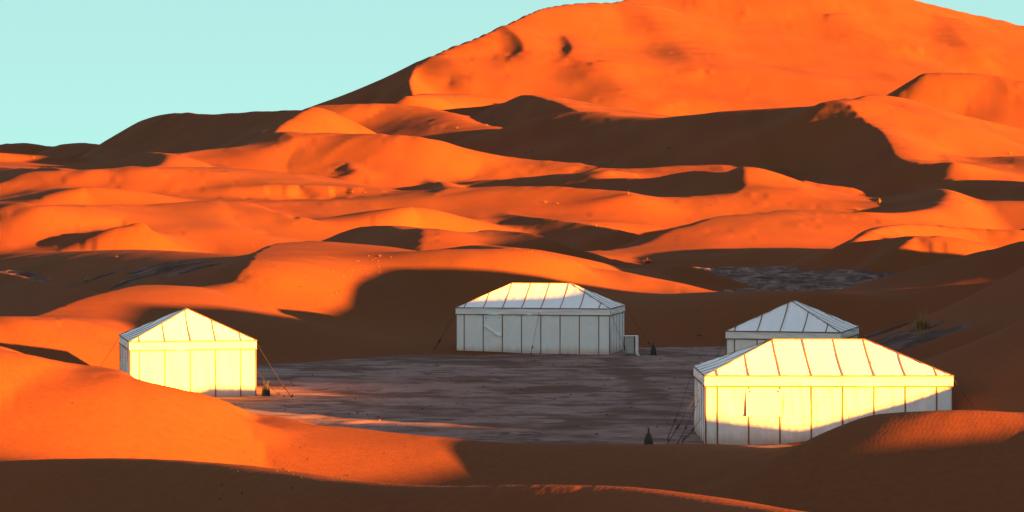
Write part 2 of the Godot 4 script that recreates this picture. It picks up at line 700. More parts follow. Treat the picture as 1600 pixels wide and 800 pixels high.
# a sheet of cloth between four corners (lower left, lower right, upper right, upper left), puckered along n
func cloth(a: Vector3, b: Vector3, c: Vector3, d: Vector3, n: Vector3, nu: int, nv: int, amp: float, sd: int, dust: float, shape := 0, much := 0.0, much2 := 0.0) -> ArrayMesh:
	var f := FastNoiseLite.new()
	f.seed = sd
	f.frequency = 0.5
	f.fractal_octaves = 3
	var pos := PackedVector3Array()
	var col := PackedColorArray()
	for j in nv + 1:
		for i in nu + 1:
			var u := float(i) / nu
			var v := float(j) / nv
			var p := a.lerp(b, u).lerp(d.lerp(c, u), v)
			var hold := minf(1.0, 4.0 * u * (1.0 - u) * 1.6)
			var fold := f.get_noise_2d(u * 7.0 + v * 1.1, v * 1.2 + sd) + 0.6 * f.get_noise_2d(u * 3.0 + 40.0, v * 4.0)
			var off := amp * fold * hold
			if shape == 1:
				off -= lerpf(much, much2, u) * sin(PI * v)  # roof strip hanging between eave and ridge
			elif shape >= 2:
				var edge := pow(absf(u - 0.5) * 2.0, 4.0)
				off += 0.012 + (1.0 - v) * (0.012 + much * edge * (1.0 if u > 0.5 else 0.55))
				if shape == 3:
					var line := v - (0.52 - 0.62 * clampf(u, 0.0, 0.8))
					off += 0.07 * exp(-line * line * 260.0)
			pos.append(p + n * off)
			var base := Color(0.85, 0.825, 0.775)
			var k := 0.0
			if dust > 0.0:
				var y := p.y
				k = dust * clampf(1.0 - (y - 0.05) / (0.34 + 0.22 * f.get_noise_2d(u * 5.0 + 9.0, 3.0)), 0.0, 1.0)
			k += 0.05 * (0.5 + f.get_noise_2d(p.x * 2.0 + 70.0, p.y * 2.0 + p.z))
			col.append(base.lerp(Color(0.48, 0.30, 0.17), clampf(k, 0.0, 0.75)))
	var w := nu + 1
	var nor := PackedVector3Array()
	for j in nv + 1:
		for i in w:
			var du := pos[j * w + mini(i + 1, nu)] - pos[j * w + maxi(i - 1, 0)]
			var dv := pos[mini(j + 1, nv) * w + i] - pos[maxi(j - 1, 0) * w + i]
			var q := du.cross(dv)
			if q.length_squared() < 1e-14:
				q = n
			q = q.normalized()
			nor.append(q if q.dot(n) > 0.0 else -q)
	var idx := PackedInt32Array()
	for j in nv:
		for i in nu:
			var k := j * w + i
			idx.append_array(PackedInt32Array([k, k + w, k + 1, k + 1, k + w, k + w + 1]))
	var arr := []
	arr.resize(Mesh.ARRAY_MAX)
	arr[Mesh.ARRAY_VERTEX] = pos
	arr[Mesh.ARRAY_NORMAL] = nor
	arr[Mesh.ARRAY_COLOR] = col
	arr[Mesh.ARRAY_INDEX] = idx
	var m := ArrayMesh.new()
	m.add_surface_from_arrays(Mesh.PRIMITIVE_TRIANGLES, arr)
	return m

func quad(st: SurfaceTool, a: Vector3, b: Vector3, c: Vector3, d: Vector3) -> void:
	for p in [a, b, c, a, c, d]:
		st.add_vertex(p)

# a flat band from a to b lying on a surface that faces n
func band(a: Vector3, b: Vector3, n: Vector3, width: float, thick: float) -> ArrayMesh:
	var st := SurfaceTool.new()
	st.begin(Mesh.PRIMITIVE_TRIANGLES)
	st.set_smooth_group(-1)
	var s := (b - a).cross(n).normalized() * width * 0.5
	var t := n.normalized() * thick
	var p := [a - s, a + s, b + s, b - s]
	var q := [a - s * 0.8 + t, a + s * 0.8 + t, b + s * 0.8 + t, b - s * 0.8 + t]
	quad(st, q[0], q[1], q[2], q[3])
	for i in 4:
		var j := (i + 1) % 4
		quad(st, p[i], p[j], q[j], q[i])
	st.generate_normals()
	return st.commit()

func tube(pts: PackedVector3Array, radius: PackedFloat32Array, sides := 6) -> ArrayMesh:
	var st := SurfaceTool.new()
	st.begin(Mesh.PRIMITIVE_TRIANGLES)
	st.set_smooth_group(0)
	var rows := []
	for i in pts.size():
		var d := (pts[mini(i + 1, pts.size() - 1)] - pts[maxi(i - 1, 0)]).normalized()
		var s := d.cross(Vector3.RIGHT if absf(d.x) < 0.8 else Vector3.UP).normalized()
		var u := s.cross(d)
		var row := PackedVector3Array()
		for k in sides:
			var t := TAU * k / sides
			row.append(pts[i] + (s * cos(t) + u * sin(t)) * radius[i])
		rows.append(row)
	for i in rows.size() - 1:
		for k in sides:
			var l := (k + 1) % sides
			quad(st, rows[i][k], rows[i][l], rows[i + 1][l], rows[i + 1][k])
	for e in [0, rows.size() - 1]:
		for k in range(1, sides - 1):
			for p in [rows[e][0], rows[e][k], rows[e][k + 1]]:
				st.add_vertex(p)
	st.generate_normals()
	return st.commit()

func lathe(profile: Array, sides := 18) -> ArrayMesh:
	var st := SurfaceTool.new()
	st.begin(Mesh.PRIMITIVE_TRIANGLES)
	st.set_smooth_group(0)
	for i in profile.size() - 1:
		for k in sides:
			var t0 := TAU * k / sides
			var t1 := TAU * (k + 1) / sides
			var a: Vector2 = profile[i]
			var b: Vector2 = profile[i + 1]
			quad(st, Vector3(a.x * cos(t0), a.y, a.x * sin(t0)), Vector3(a.x * cos(t1), a.y, a.x * sin(t1)), Vector3(b.x * cos(t1), b.y, b.x * sin(t1)), Vector3(b.x * cos(t0), b.y, b.x * sin(t0)))
	st.generate_normals()
	return st.commit()

func block(size: Vector3, bevel := 0.01) -> ArrayMesh:
	var st := SurfaceTool.new()
	st.begin(Mesh.PRIMITIVE_TRIANGLES)
	st.set_smooth_group(-1)
	var h := size * 0.5
	var pts := PackedVector3Array()
	for sx in [-1, 1]:
		for sy in [-1, 1]:
			for sz in [-1, 1]:
				for ax3 in 3:
					var p := Vector3(sx * h.x, sy * h.y, sz * h.z)
					var s := Vector3(sx, sy, sz)
					for m in 3:
						if m != ax3:
							p[m] -= s[m] * bevel
					pts.append(p)
	# faces
	for m in 3:
		for s in 2:
			var f := []
			for i in 8:
				var bits := [i >> 2 & 1, i >> 1 & 1, i & 1]
				if bits[m] == s:
					f.append(pts[i * 3 + m])
			quad(st, f[0], f[1], f[3], f[2])
	# edges and corners
	for i in 8:
		for p in [pts[i * 3], pts[i * 3 + 1], pts[i * 3 + 2]]:
			st.add_vertex(p)
		for m in 3:
			var j := i ^ (4 >> m)
			if j > i:
				var o1 := (m + 1) % 3
				var o2 := (m + 2) % 3
				quad(st, pts[i * 3 + o1], pts[j * 3 + o1], pts[j * 3 + o2], pts[i * 3 + o2])
	st.generate_normals()
	return st.commit()

func thing(called: String, label: String, category: String, at: Vector3, turn := 0.0, group := "") -> Node3D:
	var o := Node3D.new()
	o.name = called
	o.position = at
	o.rotation.y = turn
	mark(o, label, category, group)
	add_child(o, true)
	return o

func mark(o: Node3D, label: String, category: String, group := "") -> void:
	o.set_meta("label", label)
	o.set_meta("category", category)
	if group:
		o.set_meta("group", group)

# ---------------------------------------------------------------- tents
# local frame: x along the front from the left corner, z towards the back negative, y up
func tent(label: String, at: Vector3, turn: float, w: float, dp: float, eave: float, ridge: float, first_seam: float, inset: float, sd: int, group := "white canvas tents") -> Node3D:
	var o := thing("canvas_tent", label, "tent", at, turn, group)
	var y0 := -0.08
	var val := eave - 0.34
	var sides := [
		[Vector3(0, 0, 0), Vector3(1, 0, 0), Vector3(0, 0, 1), w],
		[Vector3(w, 0, 0), Vector3(0, 0, -1), Vector3(1, 0, 0), dp],
		[Vector3(w, 0, -dp), Vector3(-1, 0, 0), Vector3(0, 0, -1), w],
		[Vector3(0, 0, -dp), Vector3(0, 0, 1), Vector3(-1, 0, 0), dp]]
	var l := Vector3(inset, ridge, -dp * 0.5)
	var r := Vector3(w - inset, ridge, -dp * 0.5)
	if w - 2.0 * inset < 0.4:
		# a short ridge that runs from front to back
		l = Vector3(w * 0.5, ridge, -dp * 0.5 + 0.5)
		r = Vector3(w * 0.5, ridge, -dp * 0.5 - 0.5)
	var along_depth := absf(l.z - r.z) > 0.1
	var up := Vector3.UP
	for s in 4:
		var org: Vector3 = sides[s][0]
		var dir: Vector3 = sides[s][1]
		var out: Vector3 = sides[s][2]
		var len: float = sides[s][3]
		var cuts := [0.0]
		var c := first_seam
		while c < len - 0.12:
			cuts.append(c)
			c += 0.992
		cuts.append(len)
		for i in cuts.size() - 1:
			var a: Vector3 = org + dir * float(cuts[i])
			var b: Vector3 = org + dir * float(cuts[i + 1])
			var wide: float = cuts[i + 1] - cuts[i]
			part("wall_panel", cloth(a + up * y0, b + up * y0, b + up * val, a + up * val, out, 16 if wide > 0.6 else 8, 14, 0.045 if wide > 0.6 else 0.032, sd * 100 + s * 20 + i, 0.62), canvas, o)
			part("wall_seam", band(a + up * y0 + out * 0.002, a + up * val + out * 0.002, out, 0.052, 0.012), webbing, o)
		# valance hangs a little proud of the wall
		var e0 := org + out * 0.03 - dir * 0.03
		var e1 := org + dir * len + out * 0.03 + dir * 0.03
		part("valance", cloth(e0 + up * (val - 0.015), e1 + up * (val - 0.015), e1 + up * eave, e0 + up * eave, out, int(len * 7), 7, 0.05, sd * 100 + 77 + s, 0.0), canvas, o)
		part("valance_trim", band(e0 + up * (val - 0.005) + out * 0.012, e1 + up * (val - 0.005) + out * 0.012, out, 0.045, 0.012), webbing, o)
		part("eave_trim", band(e0 + up * (eave - 0.012) + out * 0.014, e1 + up * (eave - 0.012) + out * 0.014, out, 0.05, 0.014), webbing, o)
		# roof slope of this side: each strip of canvas runs straight up from the eave to the hip or the ridge
		var apex0: Vector3
		var apex1: Vector3
		match s:
			0:
				apex0 = l if not along_depth else l
				apex1 = r if not along_depth else l
			1:
				apex0 = r if not along_depth else l
				apex1 = r
			2:
				apex0 = r
				apex1 = l if not along_depth else r
			3:
				apex0 = l if not along_depth else r
				apex1 = l
		var t0 := (apex0 - org).dot(dir)
		var t1 := (apex1 - org).dot(dir)
		var run := -(apex0 - org).dot(out)
		var roof_n := (out * (ridge - eave) + up * run).normalized()
		var knots := cuts.duplicate()
		for q in [t0, t1]:
			var near := false
			for k in knots:
				if absf(k - q) < 0.02:
					near = true
			if not near:
				knots.append(q)
		knots.sort()
		for i in knots.size() - 1:
			var k0: float = knots[i]
			var k1: float = knots[i + 1]
			if k1 - k0 < 0.02:
				continue
			var a2 := org + dir * k0 + up * eave + out * 0.03
			var b2 := org + dir * k1 + up * eave + out * 0.03
			var a3 := roof_point(org, dir, out, k0, t0, t1, len, run, eave, ridge)
			var b3 := roof_point(org, dir, out, k1, t0, t1, len, run, eave, ridge)
			part("roof_panel", cloth(a2, b2, b3, a3, roof_n, 10, 12, 0.028, sd * 100 + 400 + s * 20 + i, 0.0, 1, 0.07 * minf(1.0, (a3 - a2).length() * 0.5), 0.07 * minf(1.0, (b3 - b2).length() * 0.5)), canvas, o)
			if i > 0 and cuts.has(k0):
				roof_strip(o, a2, a3, roof_n, -0.07 * minf(1.0, (a3 - a2).length() * 0.5))
	# covered hips and ridge
	var corners := [Vector3(0, eave, 0), Vector3(w, eave, 0), Vector3(w, eave, -dp), Vector3(0, eave, -dp)]
	var tops := [l, r, r, l]
	if along_depth:
		tops = [l, l, r, r]
	for i in 4:
		var hip_n: Vector3 = (Vector3(corners[i].x - w * 0.5, 0, corners[i].z + dp * 0.5).normalized() + up * 1.4).normalized()
		part("hip_seam", band(corners[i] + hip_n * 0.01, tops[i] + hip_n * 0.012, hip_n, 0.055, 0.012), canvas_edge, o)
	part("ridge_seam", band(l + up * 0.008, r + up * 0.008, up, 0.09, 0.015), canvas_edge, o)
	# corner edges of the walls
	for i in 4:
		var cn: Vector3 = Vector3(signf(corners[i].x - w * 0.5), 0, signf(corners[i].z + dp * 0.5)).normalized()
		part("corner_seam", band(Vector3(corners[i].x, y0, corners[i].z) + cn * 0.004, Vector3(corners[i].x, val, corners[i].z) + cn * 0.004, cn, 0.05, 0.012), webbing, o)
	return o

var canvas_edge: StandardMaterial3D

func roof_point(org: Vector3, dir: Vector3, out: Vector3, k: float, t0: float, t1: float, len: float, run: float, eave: float, ridge: float) -> Vector3:
	var f := 1.0
	if k < t0:
		f = k / t0
	elif k > t1:
		f = (len - k) / (len - t1)
	return org + dir * k - out * run * f + Vector3.UP * lerpf(eave, ridge, f)

func roof_strip(o: Node3D, a: Vector3, b: Vector3, n: Vector3, sag: float) -> void:
	var st := SurfaceTool.new()
	st.begin(Mesh.PRIMITIVE_TRIANGLES)
	var last := a
	for i in range(1, 7):
		var v := i / 6.0
		var p := a.lerp(b, v) + n * (sag * sin(PI * v))
		st.append_from(band(last + n * 0.003, p + n * 0.003, n, 0.05, 0.012), 0, Transform3D())
		last = p
	part("roof_seam", st.commit(), webbing, o)

# a guy rope with its ratchet and iron peg, in the tent's own frame
func guy(o: Node3D, from: Vector3, to: Vector3, ratchet_at := 0.72) -> void:
	var pts := PackedVector3Array()
	var rad := PackedFloat32Array()
	for i in 9:
		var t := i / 8.0
		pts.append(from.lerp(to, t) - Vector3.UP * 0.05 * sin(PI * t))
		rad.append(0.008 if t < ratchet_at else 0.013)
	var rp := part("guy_rope", tube(pts, rad, 5), rope_mat, o)
	var dir := (to - from).normalized()
	var mid := from.lerp(to, ratchet_at) - Vector3.UP * 0.04
	var rt := part("ratchet", block(Vector3(0.06, 0.17, 0.05), 0.012), iron, rp)
	rt.position = mid
	rt.basis = Basis(Quaternion(Vector3.UP, -dir))
	var pg := part("peg", tube(PackedVector3Array([to + Vector3(0, -0.2, 0), to + Vector3(0.02, 0.02, 0), to + Vector3(0.06, 0.12, 0)]), PackedFloat32Array([0.015, 0.018, 0.018]), 6), iron, rp)
	pg.position = Vector3.ZERO

# a loose window flap on the front wall, open along its two edges
func flap(o: Node3D, x0: float, x1: float, top: float, bottom: float, lift: float, sd: int, fold: bool) -> void:
	var out := Vector3(0, 0, 1)
	var fp := part("window_flap", cloth(Vector3(x0, bottom, 0.012), Vector3(x1, bottom, 0.012), Vector3(x1, top, 0.012), Vector3(x0, top, 0.012), out, 20, 18, 0.006, sd, 0.0, 3 if fold else 2, lift), canvas, o)
	for x in [x0 + 0.12, x1 - 0.12]:
		var b := part("toggle", lathe([Vector2(0, -0.02), Vector2(0.02, -0.02), Vector2(0.026, 0), Vector2(0.02, 0.02), Vector2(0, 0.02)], 8), rope_mat, fp)
		b.position = Vector3(x, top - 0.07, 0.05)
		b.rotation.x = PI / 2

# painted shade of an open window edge: a slim dark sheet before the wall
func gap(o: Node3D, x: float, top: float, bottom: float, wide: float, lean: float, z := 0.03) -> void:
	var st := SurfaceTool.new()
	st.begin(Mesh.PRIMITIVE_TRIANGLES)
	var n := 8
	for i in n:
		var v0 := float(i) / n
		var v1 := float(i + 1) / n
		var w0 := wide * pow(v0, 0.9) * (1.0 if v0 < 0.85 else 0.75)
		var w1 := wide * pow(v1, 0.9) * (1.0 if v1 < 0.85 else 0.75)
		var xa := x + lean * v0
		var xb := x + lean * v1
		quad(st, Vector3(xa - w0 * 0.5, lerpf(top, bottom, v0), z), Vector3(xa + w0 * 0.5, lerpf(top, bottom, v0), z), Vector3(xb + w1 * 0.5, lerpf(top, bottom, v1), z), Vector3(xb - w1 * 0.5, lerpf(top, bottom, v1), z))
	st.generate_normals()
	part("window_gap_shade", st.commit(), dark_parts_and_shade, o)

# ---------------------------------------------------------------- small things
func lantern(label: String, at: Vector3, tall: float, wide: float, horns: bool) -> void:
	var o := thing("lantern", label, "lantern", at, 0.3, "black iron lanterns on the clay")
	var prof := [Vector2(0, 0), Vector2(0.46, 0), Vector2(0.5, 0.03), Vector2(0.5, 0.10), Vector2(0.485, 0.30), Vector2(0.43, 0.52), Vector2(0.33, 0.74), Vector2(0.2, 0.9), Vector2(0.09, 0.99), Vector2(0, 1.0)]
	var p := []
	for q in prof:
		p.append(Vector2(q.x * wide, q.y * tall))
	var b := part("lantern_body", lathe(p, 24), iron, o)
	for i in 8:
		var t := TAU * i / 8.0
		var rib := PackedVector3Array()
		var rr := PackedFloat32Array()
		for q in range(2, 9):
			rib.append(Vector3(p[q].x * cos(t), p[q].y, p[q].x * sin(t)))
			rr.append(0.008)
		part("rib", tube(rib, rr, 5), iron, b)
	part("base_ring", lathe([Vector2(wide * 0.44, 0), Vector2(wide * 0.55, 0), Vector2(wide * 0.55, 0.035), Vector2(wide * 0.49, 0.045)], 24), iron, o)
	if horns:
		for s in [-1, 1]:
			part("handle_prong", tube(PackedVector3Array([Vector3(s * 0.06, tall * 0.9, 0), Vector3(s * 0.085, tall * 1.05, 0), Vector3(s * 0.12, tall * 1.2, 0)]), PackedFloat32Array([0.025, 0.02, 0.012]), 6), iron, o)
	else:
		part("finial", lathe([Vector2(0.03, tall * 0.98), Vector2(0.022, tall * 1.06), Vector2(0.04, tall * 1.1), Vector2(0.022, tall * 1.15), Vector2(0.034, tall * 1.2), Vector2(0.016, tall * 1.27), Vector2(0.02, tall * 1.31), Vector2(0, tall * 1.36)], 10), iron, o)

# a tuft of desert grass: thin bent blades from one root
func tuft(called: String, label: String, category: String, at: Vector3, wide: float, tall: float, blades: int, tint: Color, sd: int, group: String) -> void:
	var g := RandomNumberGenerator.new()
	g.seed = sd
	var st := SurfaceTool.new()
	st.begin(Mesh.PRIMITIVE_TRIANGLES)
	for i in blades:
		var t := g.randf() * TAU
		var lean := pow(g.randf(), 0.7)
		var root := Vector3(cos(t), 0, sin(t)) * g.randf() * wide * 0.22
		var h := tall * g.randf_range(0.45, 1.0) * (1.0 - 0.45 * lean)
		var reach := wide * 0.5 * lean
		var dir := Vector3(cos(t), 0, sin(t)).rotated(Vector3.UP, g.randf_range(-0.5, 0.5))
		var side := dir.cross(Vector3.UP).rotated(dir, g.randf_range(-1, 1)) * (0.008 + tall * 0.012)
		var col := Color(tint.r, tint.g, tint.b) * g.randf_range(0.6, 1.25)
		var last := root - Vector3.UP * 0.05
		for k in range(1, 5):
			var v := k / 4.0
			var p := root + dir * reach * pow(v, 1.5) + Vector3.UP * h * (v - 0.25 * lean * v * v)
			var w0 := side * (1.0 - (v - 0.25) * 0.95)
			var w1 := side * (1.0 - v * 0.95)
			st.set_color(col)
			for q in [last - w0, last + w0, p + w1, last - w0, p + w1, p - w1]:
				st.add_vertex(q)
			last = p
	st.generate_normals()
	var o := MeshInstance3D.new()
	o.name = called
	o.mesh = st.commit()
	var m := StandardMaterial3D.new()
	m.vertex_color_use_as_albedo = true
	m.roughness = 0.9
	m.metallic_specular = 0.1
	m.backlight_enabled = true
	m.backlight = Color(0.2, 0.15, 0.05)
	o.material_override = m
	o.position = at
	mark(o, label, category, group)
	add_child(o, true)

func on_ground(x: float, z: float, sink := 0.0) -> Vector3:
	return Vector3(x, ground(x, z) - sink, z)

# ---------------------------------------------------------------- the scene
func _ready() -> void:
	# camera
	var cam := Camera3D.new()
	cam.name = "camera"
	cam.position = EYE
	cam.rotation.x = -atan(82.0 / 4000.0)
	cam.fov = rad_to_deg(2.0 * atan(400.0 / 4000.0))
	cam.near = 0.5
	cam.far = 9000.0
	add_child(cam)
	cam.current = true
	# sky
	var env := Environment.new()
	var sky := Sky.new()
	var sm := ProceduralSkyMaterial.new()
	sm.sky_top_color = lin(0.36, 0.42, 0.60)
	sm.sky_horizon_color = lin(0.49, 0.93, 0.84)
	sm.sky_curve = 0.25
	sm.ground_bottom_color = lin(0.20, 0.09, 0.04)
	sm.ground_horizon_color = lin(0.45, 0.55, 0.50)
	sm.sun_angle_max = 50.0
	sm.sun_curve = 0.15
	sky.sky_material = sm
	env.background_mode = Environment.BG_SKY
	env.sky = sky
	env.background_energy_multiplier = 0.0735
	env.tonemap_mode = Environment.TONE_MAPPER_LINEAR
	env.tonemap_exposure = 13.6
	env.sdfgi_enabled = true
	env.ssao_enabled = true
	env.ssil_enabled = true
	var we := WorldEnvironment.new()
	we.name = "environment"
	we.environment = env
	add_child(we)
	# sun
	var sun := DirectionalLight3D.new()
	sun.name = "sun"
	var toward := Vector3(sin(deg_to_rad(SUN_AZIMUTH)) * cos(deg_to_rad(SUN_HEIGHT)), sin(deg_to_rad(SUN_HEIGHT)), cos(deg_to_rad(SUN_AZIMUTH)) * cos(deg_to_rad(SUN_HEIGHT)))
	sun.basis = Basis.looking_at(-toward)
	sun.light_color = lin(1.0, 0.315, 0.022)
	sun.light_energy = 1.6
	sun.light_angular_distance = 0.6
	sun.shadow_enabled = true
	add_child(sun)

	make_materials()
	canvas_edge = webbing
	dunes()
	build_sand()
	build_clay()
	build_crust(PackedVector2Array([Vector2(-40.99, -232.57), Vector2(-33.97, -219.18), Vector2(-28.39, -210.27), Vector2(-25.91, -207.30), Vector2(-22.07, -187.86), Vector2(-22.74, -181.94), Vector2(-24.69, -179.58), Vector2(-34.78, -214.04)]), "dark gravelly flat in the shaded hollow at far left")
	build_crust(PackedVector2Array([Vector2(19.54, -146.10), Vector2(19.92, -124.48), Vector2(20.92, -109.38), Vector2(19.89, -109.00), Vector2(18.51, -108.87), Vector2(16.41, -109.38), Vector2(15.25, -114.02)]), "grey clay strips between sand at the right behind the tents")
	camp()
	plants()

func dunes() -> void:
	dune(0.125, 0.146, 5.74, 3.72, 0.80, [Vector3(-448.02, 40.69, -1629.16), Vector3(-308.41, 40.36, -1551.64), Vector3(-276.85, 42.02, -1452.63), Vector3(-258.74, 39.15, -1396.22), Vector3(-253.18, 39.19, -1413.17), Vector3(-229.53, 40.10, -1369.14), Vector3(-209.05, 36.96, -1316.79), Vector3(-166.00, 31.88, -1238.02)])
	dune(0.325, 0.660, 1.23, 0.83, 1.44, [Vector3(-253.54, 29.35, -845.79), Vector3(-199.10, 28.30, -839.42), Vector3(-169.67, 24.75, -836.55), Vector3(-157.28, 23.40, -837.07), Vector3(-140.86, 22.94, -837.18)])
	dune(0.150, 0.659, 5.33, 0.20, 10.00, [Vector3(-36.52, 58.19, -989.82), Vector3(-27.15, 68.52, -1021.83), Vector3(-10.19, 76.67, -1042.70), Vector3(-0.95, 82.66, -1070.49), Vector3(10.23, 89.68, -1095.47), Vector3(18.21, 93.50, -1115.00), Vector3(35.98, 96.27, -1133.04), Vector3(44.44, 96.75, -1138.28), Vector3(58.36, 103.32, -1184.85), Vector3(77.97, 108.29, -1198.09), Vector3(106.87, 115.24, -1221.59), Vector3(139.89, 118.61, -1245.98), Vector3(172.34, 113.56, -1253.92), Vector3(195.87, 108.06, -1265.99), Vector3(222.72, 103.17, -1277.30), Vector3(255.12, 96.23, -1279.11), Vector3(323.46, 79.69, -1294.52), Vector3(479.39, 47.97, -1370.68)])
	dune(0.660, 0.660, 0.52, 0.20, 5.09, [Vector3(-127.36, 52.29, -1456.77), Vector3(-80.89, 57.75, -1295.61), Vector3(-58.04, 63.06, -1195.20), Vector3(-38.74, 64.26, -1053.98), Vector3(-37.73, 53.13, -945.76), Vector3(-33.57, 43.67, -877.12)])
	dune(0.274, 0.040, 13.96, 3.14, 8.92, [Vector3(-42.72, 38.83, -847.35), Vector3(-32.82, 41.46, -805.92), Vector3(-24.16, 43.72, -845.31), Vector3(-10.88, 43.91, -858.67), Vector3(0.09, 41.52, -863.49)])
	dune(0.451, 0.040, 0.27, 5.31, 0.56, [Vector3(-8.27, 40.03, -856.91), Vector3(2.72, 40.65, -802.15), Vector3(3.45, 40.31, -771.08), Vector3(11.42, 36.87, -726.58), Vector3(18.80, 31.82, -685.23)])
	dune(0.660, 0.660, 0.23, 0.21, 4.00, [Vector3(125.04, 40.65, -940.79), Vector3(119.03, 40.77, -834.25), Vector3(119.85, 45.24, -739.85), Vector3(123.55, 44.38, -762.70), Vector3(123.10, 39.67, -769.24)])
	dune(0.533, 0.040, 2.89, 0.48, 1.16, [Vector3(108.06, 41.64, -666.30), Vector3(116.81, 41.55, -664.33), Vector3(124.64, 40.60, -661.03), Vector3(135.19, 38.10, -653.14), Vector3(181.31, 31.59, -656.94)])
	dune(0.381, 0.079, 4.82, 25.00, 0.45, [Vector3(-5.87, 26.20, -684.09), Vector3(6.57, 30.27, -678.80), Vector3(17.69, 31.49, -665.70), Vector3(31.94, 28.57, -628.25), Vector3(49.80, 28.84, -592.82), Vector3(64.30, 28.98, -564.68), Vector3(70.07, 28.66, -552.29)])
	dune(0.654, 0.469, 0.29, 8.64, 3.94, [Vector3(60.07, 22.03, -600.68), Vector3(65.39, 27.17, -536.75), Vector3(69.08, 27.73, -532.74), Vector3(71.20, 24.64, -518.79), Vector3(72.17, 21.46, -496.84), Vector3(71.55, 18.75, -482.51), Vector3(70.20, 15.87, -462.33), Vector3(71.57, 14.66, -450.89), Vector3(76.37, 14.46, -443.77)])
	dune(0.086, 0.660, 3.56, 0.22, 10.00, [Vector3(71.14, 28.26, -541.35), Vector3(85.58, 28.67, -563.39), Vector3(99.40, 24.56, -566.00), Vector3(117.11, 22.21, -577.62), Vector3(150.53, 19.36, -605.48)])
	dune(0.650, 0.558, 0.51, 25.00, 3.82, [Vector3(87.31, 11.92, -550.77), Vector3(80.83, 14.21, -469.24), Vector3(76.16, 12.78, -443.68), Vector3(74.41, 10.43, -428.34)])
	dune(0.040, 0.314, 17.06, 25.00, 3.40, [Vector3(83.99, 14.34, -481.96), Vector3(87.19, 14.41, -480.87), Vector3(93.85, 16.57, -485.04), Vector3(137.40, 15.05, -501.76)])
	dune(0.639, 0.131, 3.51, 0.48, 1.10, [Vector3(46.47, 6.11, -337.27), Vector3(52.00, 6.29, -347.58), Vector3(53.77, 6.40, -350.24), Vector3(59.18, 6.98, -361.34), Vector3(66.01, 8.59, -387.95), Vector3(68.08, 9.53, -401.90), Vector3(71.12, 10.10, -425.88)])
	dune(0.660, 0.503, 0.25, 11.22, 8.07, [Vector3(75.00, 10.42, -454.56), Vector3(84.29, 7.50, -454.43), Vector3(85.93, 5.62, -429.78), Vector3(88.48, 2.20, -354.11)])
	dune(0.163, 0.040, 1.63, 15.29, 2.88, [Vector3(40.94, 13.35, -462.76), Vector3(54.14, 11.55, -485.74), Vector3(67.91, 10.97, -503.55), Vector3(76.34, 9.67, -508.98)])
	dune(0.091, 0.121, 5.29, 8.33, 1.13, [Vector3(17.66, 14.65, -508.91), Vector3(24.15, 14.41, -507.55), Vector3(39.24, 15.31, -508.88), Vector3(51.05, 15.02, -506.15)])
	dune(0.175, 0.120, 6.23, 1.23, 2.21, [Vector3(-2.55, 9.66, -412.54), Vector3(6.28, 10.28, -404.12), Vector3(13.38, 9.69, -400.40), Vector3(20.65, 8.67, -398.98), Vector3(29.24, 8.63, -403.92), Vector3(40.91, 9.14, -408.65)])
	dune(0.040, 0.269, 19.95, 0.52, 2.51, [Vector3(5.55, 1.86, -294.45), Vector3(11.95, 1.96, -300.80), Vector3(17.33, 3.05, -309.60), Vector3(20.25, 4.28, -316.37), Vector3(23.26, 4.99, -320.55), Vector3(28.17, 6.02, -332.04), Vector3(32.44, 6.26, -333.26), Vector3(38.43, 6.69, -344.62), Vector3(44.21, 5.37, -349.43), Vector3(49.13, 4.06, -353.36), Vector3(56.33, 3.00, -357.38)])
	dune(0.660, 0.429, 0.20, 2.64, 10.00, [Vector3(28.20, -0.00, -282.93), Vector3(34.02, 2.02, -268.89), Vector3(36.00, 3.93, -266.56), Vector3(42.99, 4.71, -279.53), Vector3(50.98, 3.82, -287.56), Vector3(58.52, 3.28, -286.55), Vector3(79.70, 2.47, -290.22)])
	dune(0.592, 0.660, 1.70, 0.20, 7.44, [Vector3(-182.50, 25.90, -1035.81), Vector3(-169.11, 31.73, -1057.64), Vector3(-155.09, 37.51, -1038.37), Vector3(-142.68, 40.43, -998.46), Vector3(-125.07, 41.15, -949.10), Vector3(-102.53, 38.39, -882.42), Vector3(-83.03, 37.46, -830.25), Vector3(-57.28, 34.79, -745.06)])
	dune(0.536, 0.448, 0.65, 4.84, 9.19, [Vector3(-112.05, 20.90, -901.95), Vector3(-72.28, 26.56, -735.71), Vector3(-50.13, 31.82, -645.12), Vector3(-51.79, 29.22, -623.87), Vector3(-54.84, 24.53, -598.88), Vector3(-48.38, 21.20, -570.78)])
	dune(0.292, 0.144, 9.32, 4.71, 0.40, [Vector3(-56.44, 37.49, -777.56), Vector3(-45.39, 37.65, -770.91), Vector3(-33.21, 37.32, -769.18), Vector3(-20.68, 34.59, -749.76), Vector3(-14.02, 31.00, -720.39), Vector3(-1.49, 28.01, -698.50)])
	dune(0.139, 0.040, 12.27, 0.44, 6.18, [Vector3(-77.61, 18.39, -563.59), Vector3(-67.64, 19.47, -572.64), Vector3(-58.38, 20.50, -581.19), Vector3(-50.94, 22.01, -585.35), Vector3(-44.43, 22.92, -588.15), Vector3(-40.60, 23.55, -583.87), Vector3(-34.21, 23.33, -580.58), Vector3(-29.13, 23.19, -572.53), Vector3(-21.05, 22.46, -569.15), Vector3(-14.45, 20.86, -573.49), Vector3(-7.10, 19.26, -574.47), Vector3(-0.09, 17.99, -575.50), Vector3(9.54, 16.87, -566.02), Vector3(17.49, 15.31, -554.36), Vector3(18.87, 14.25, -559.29)])
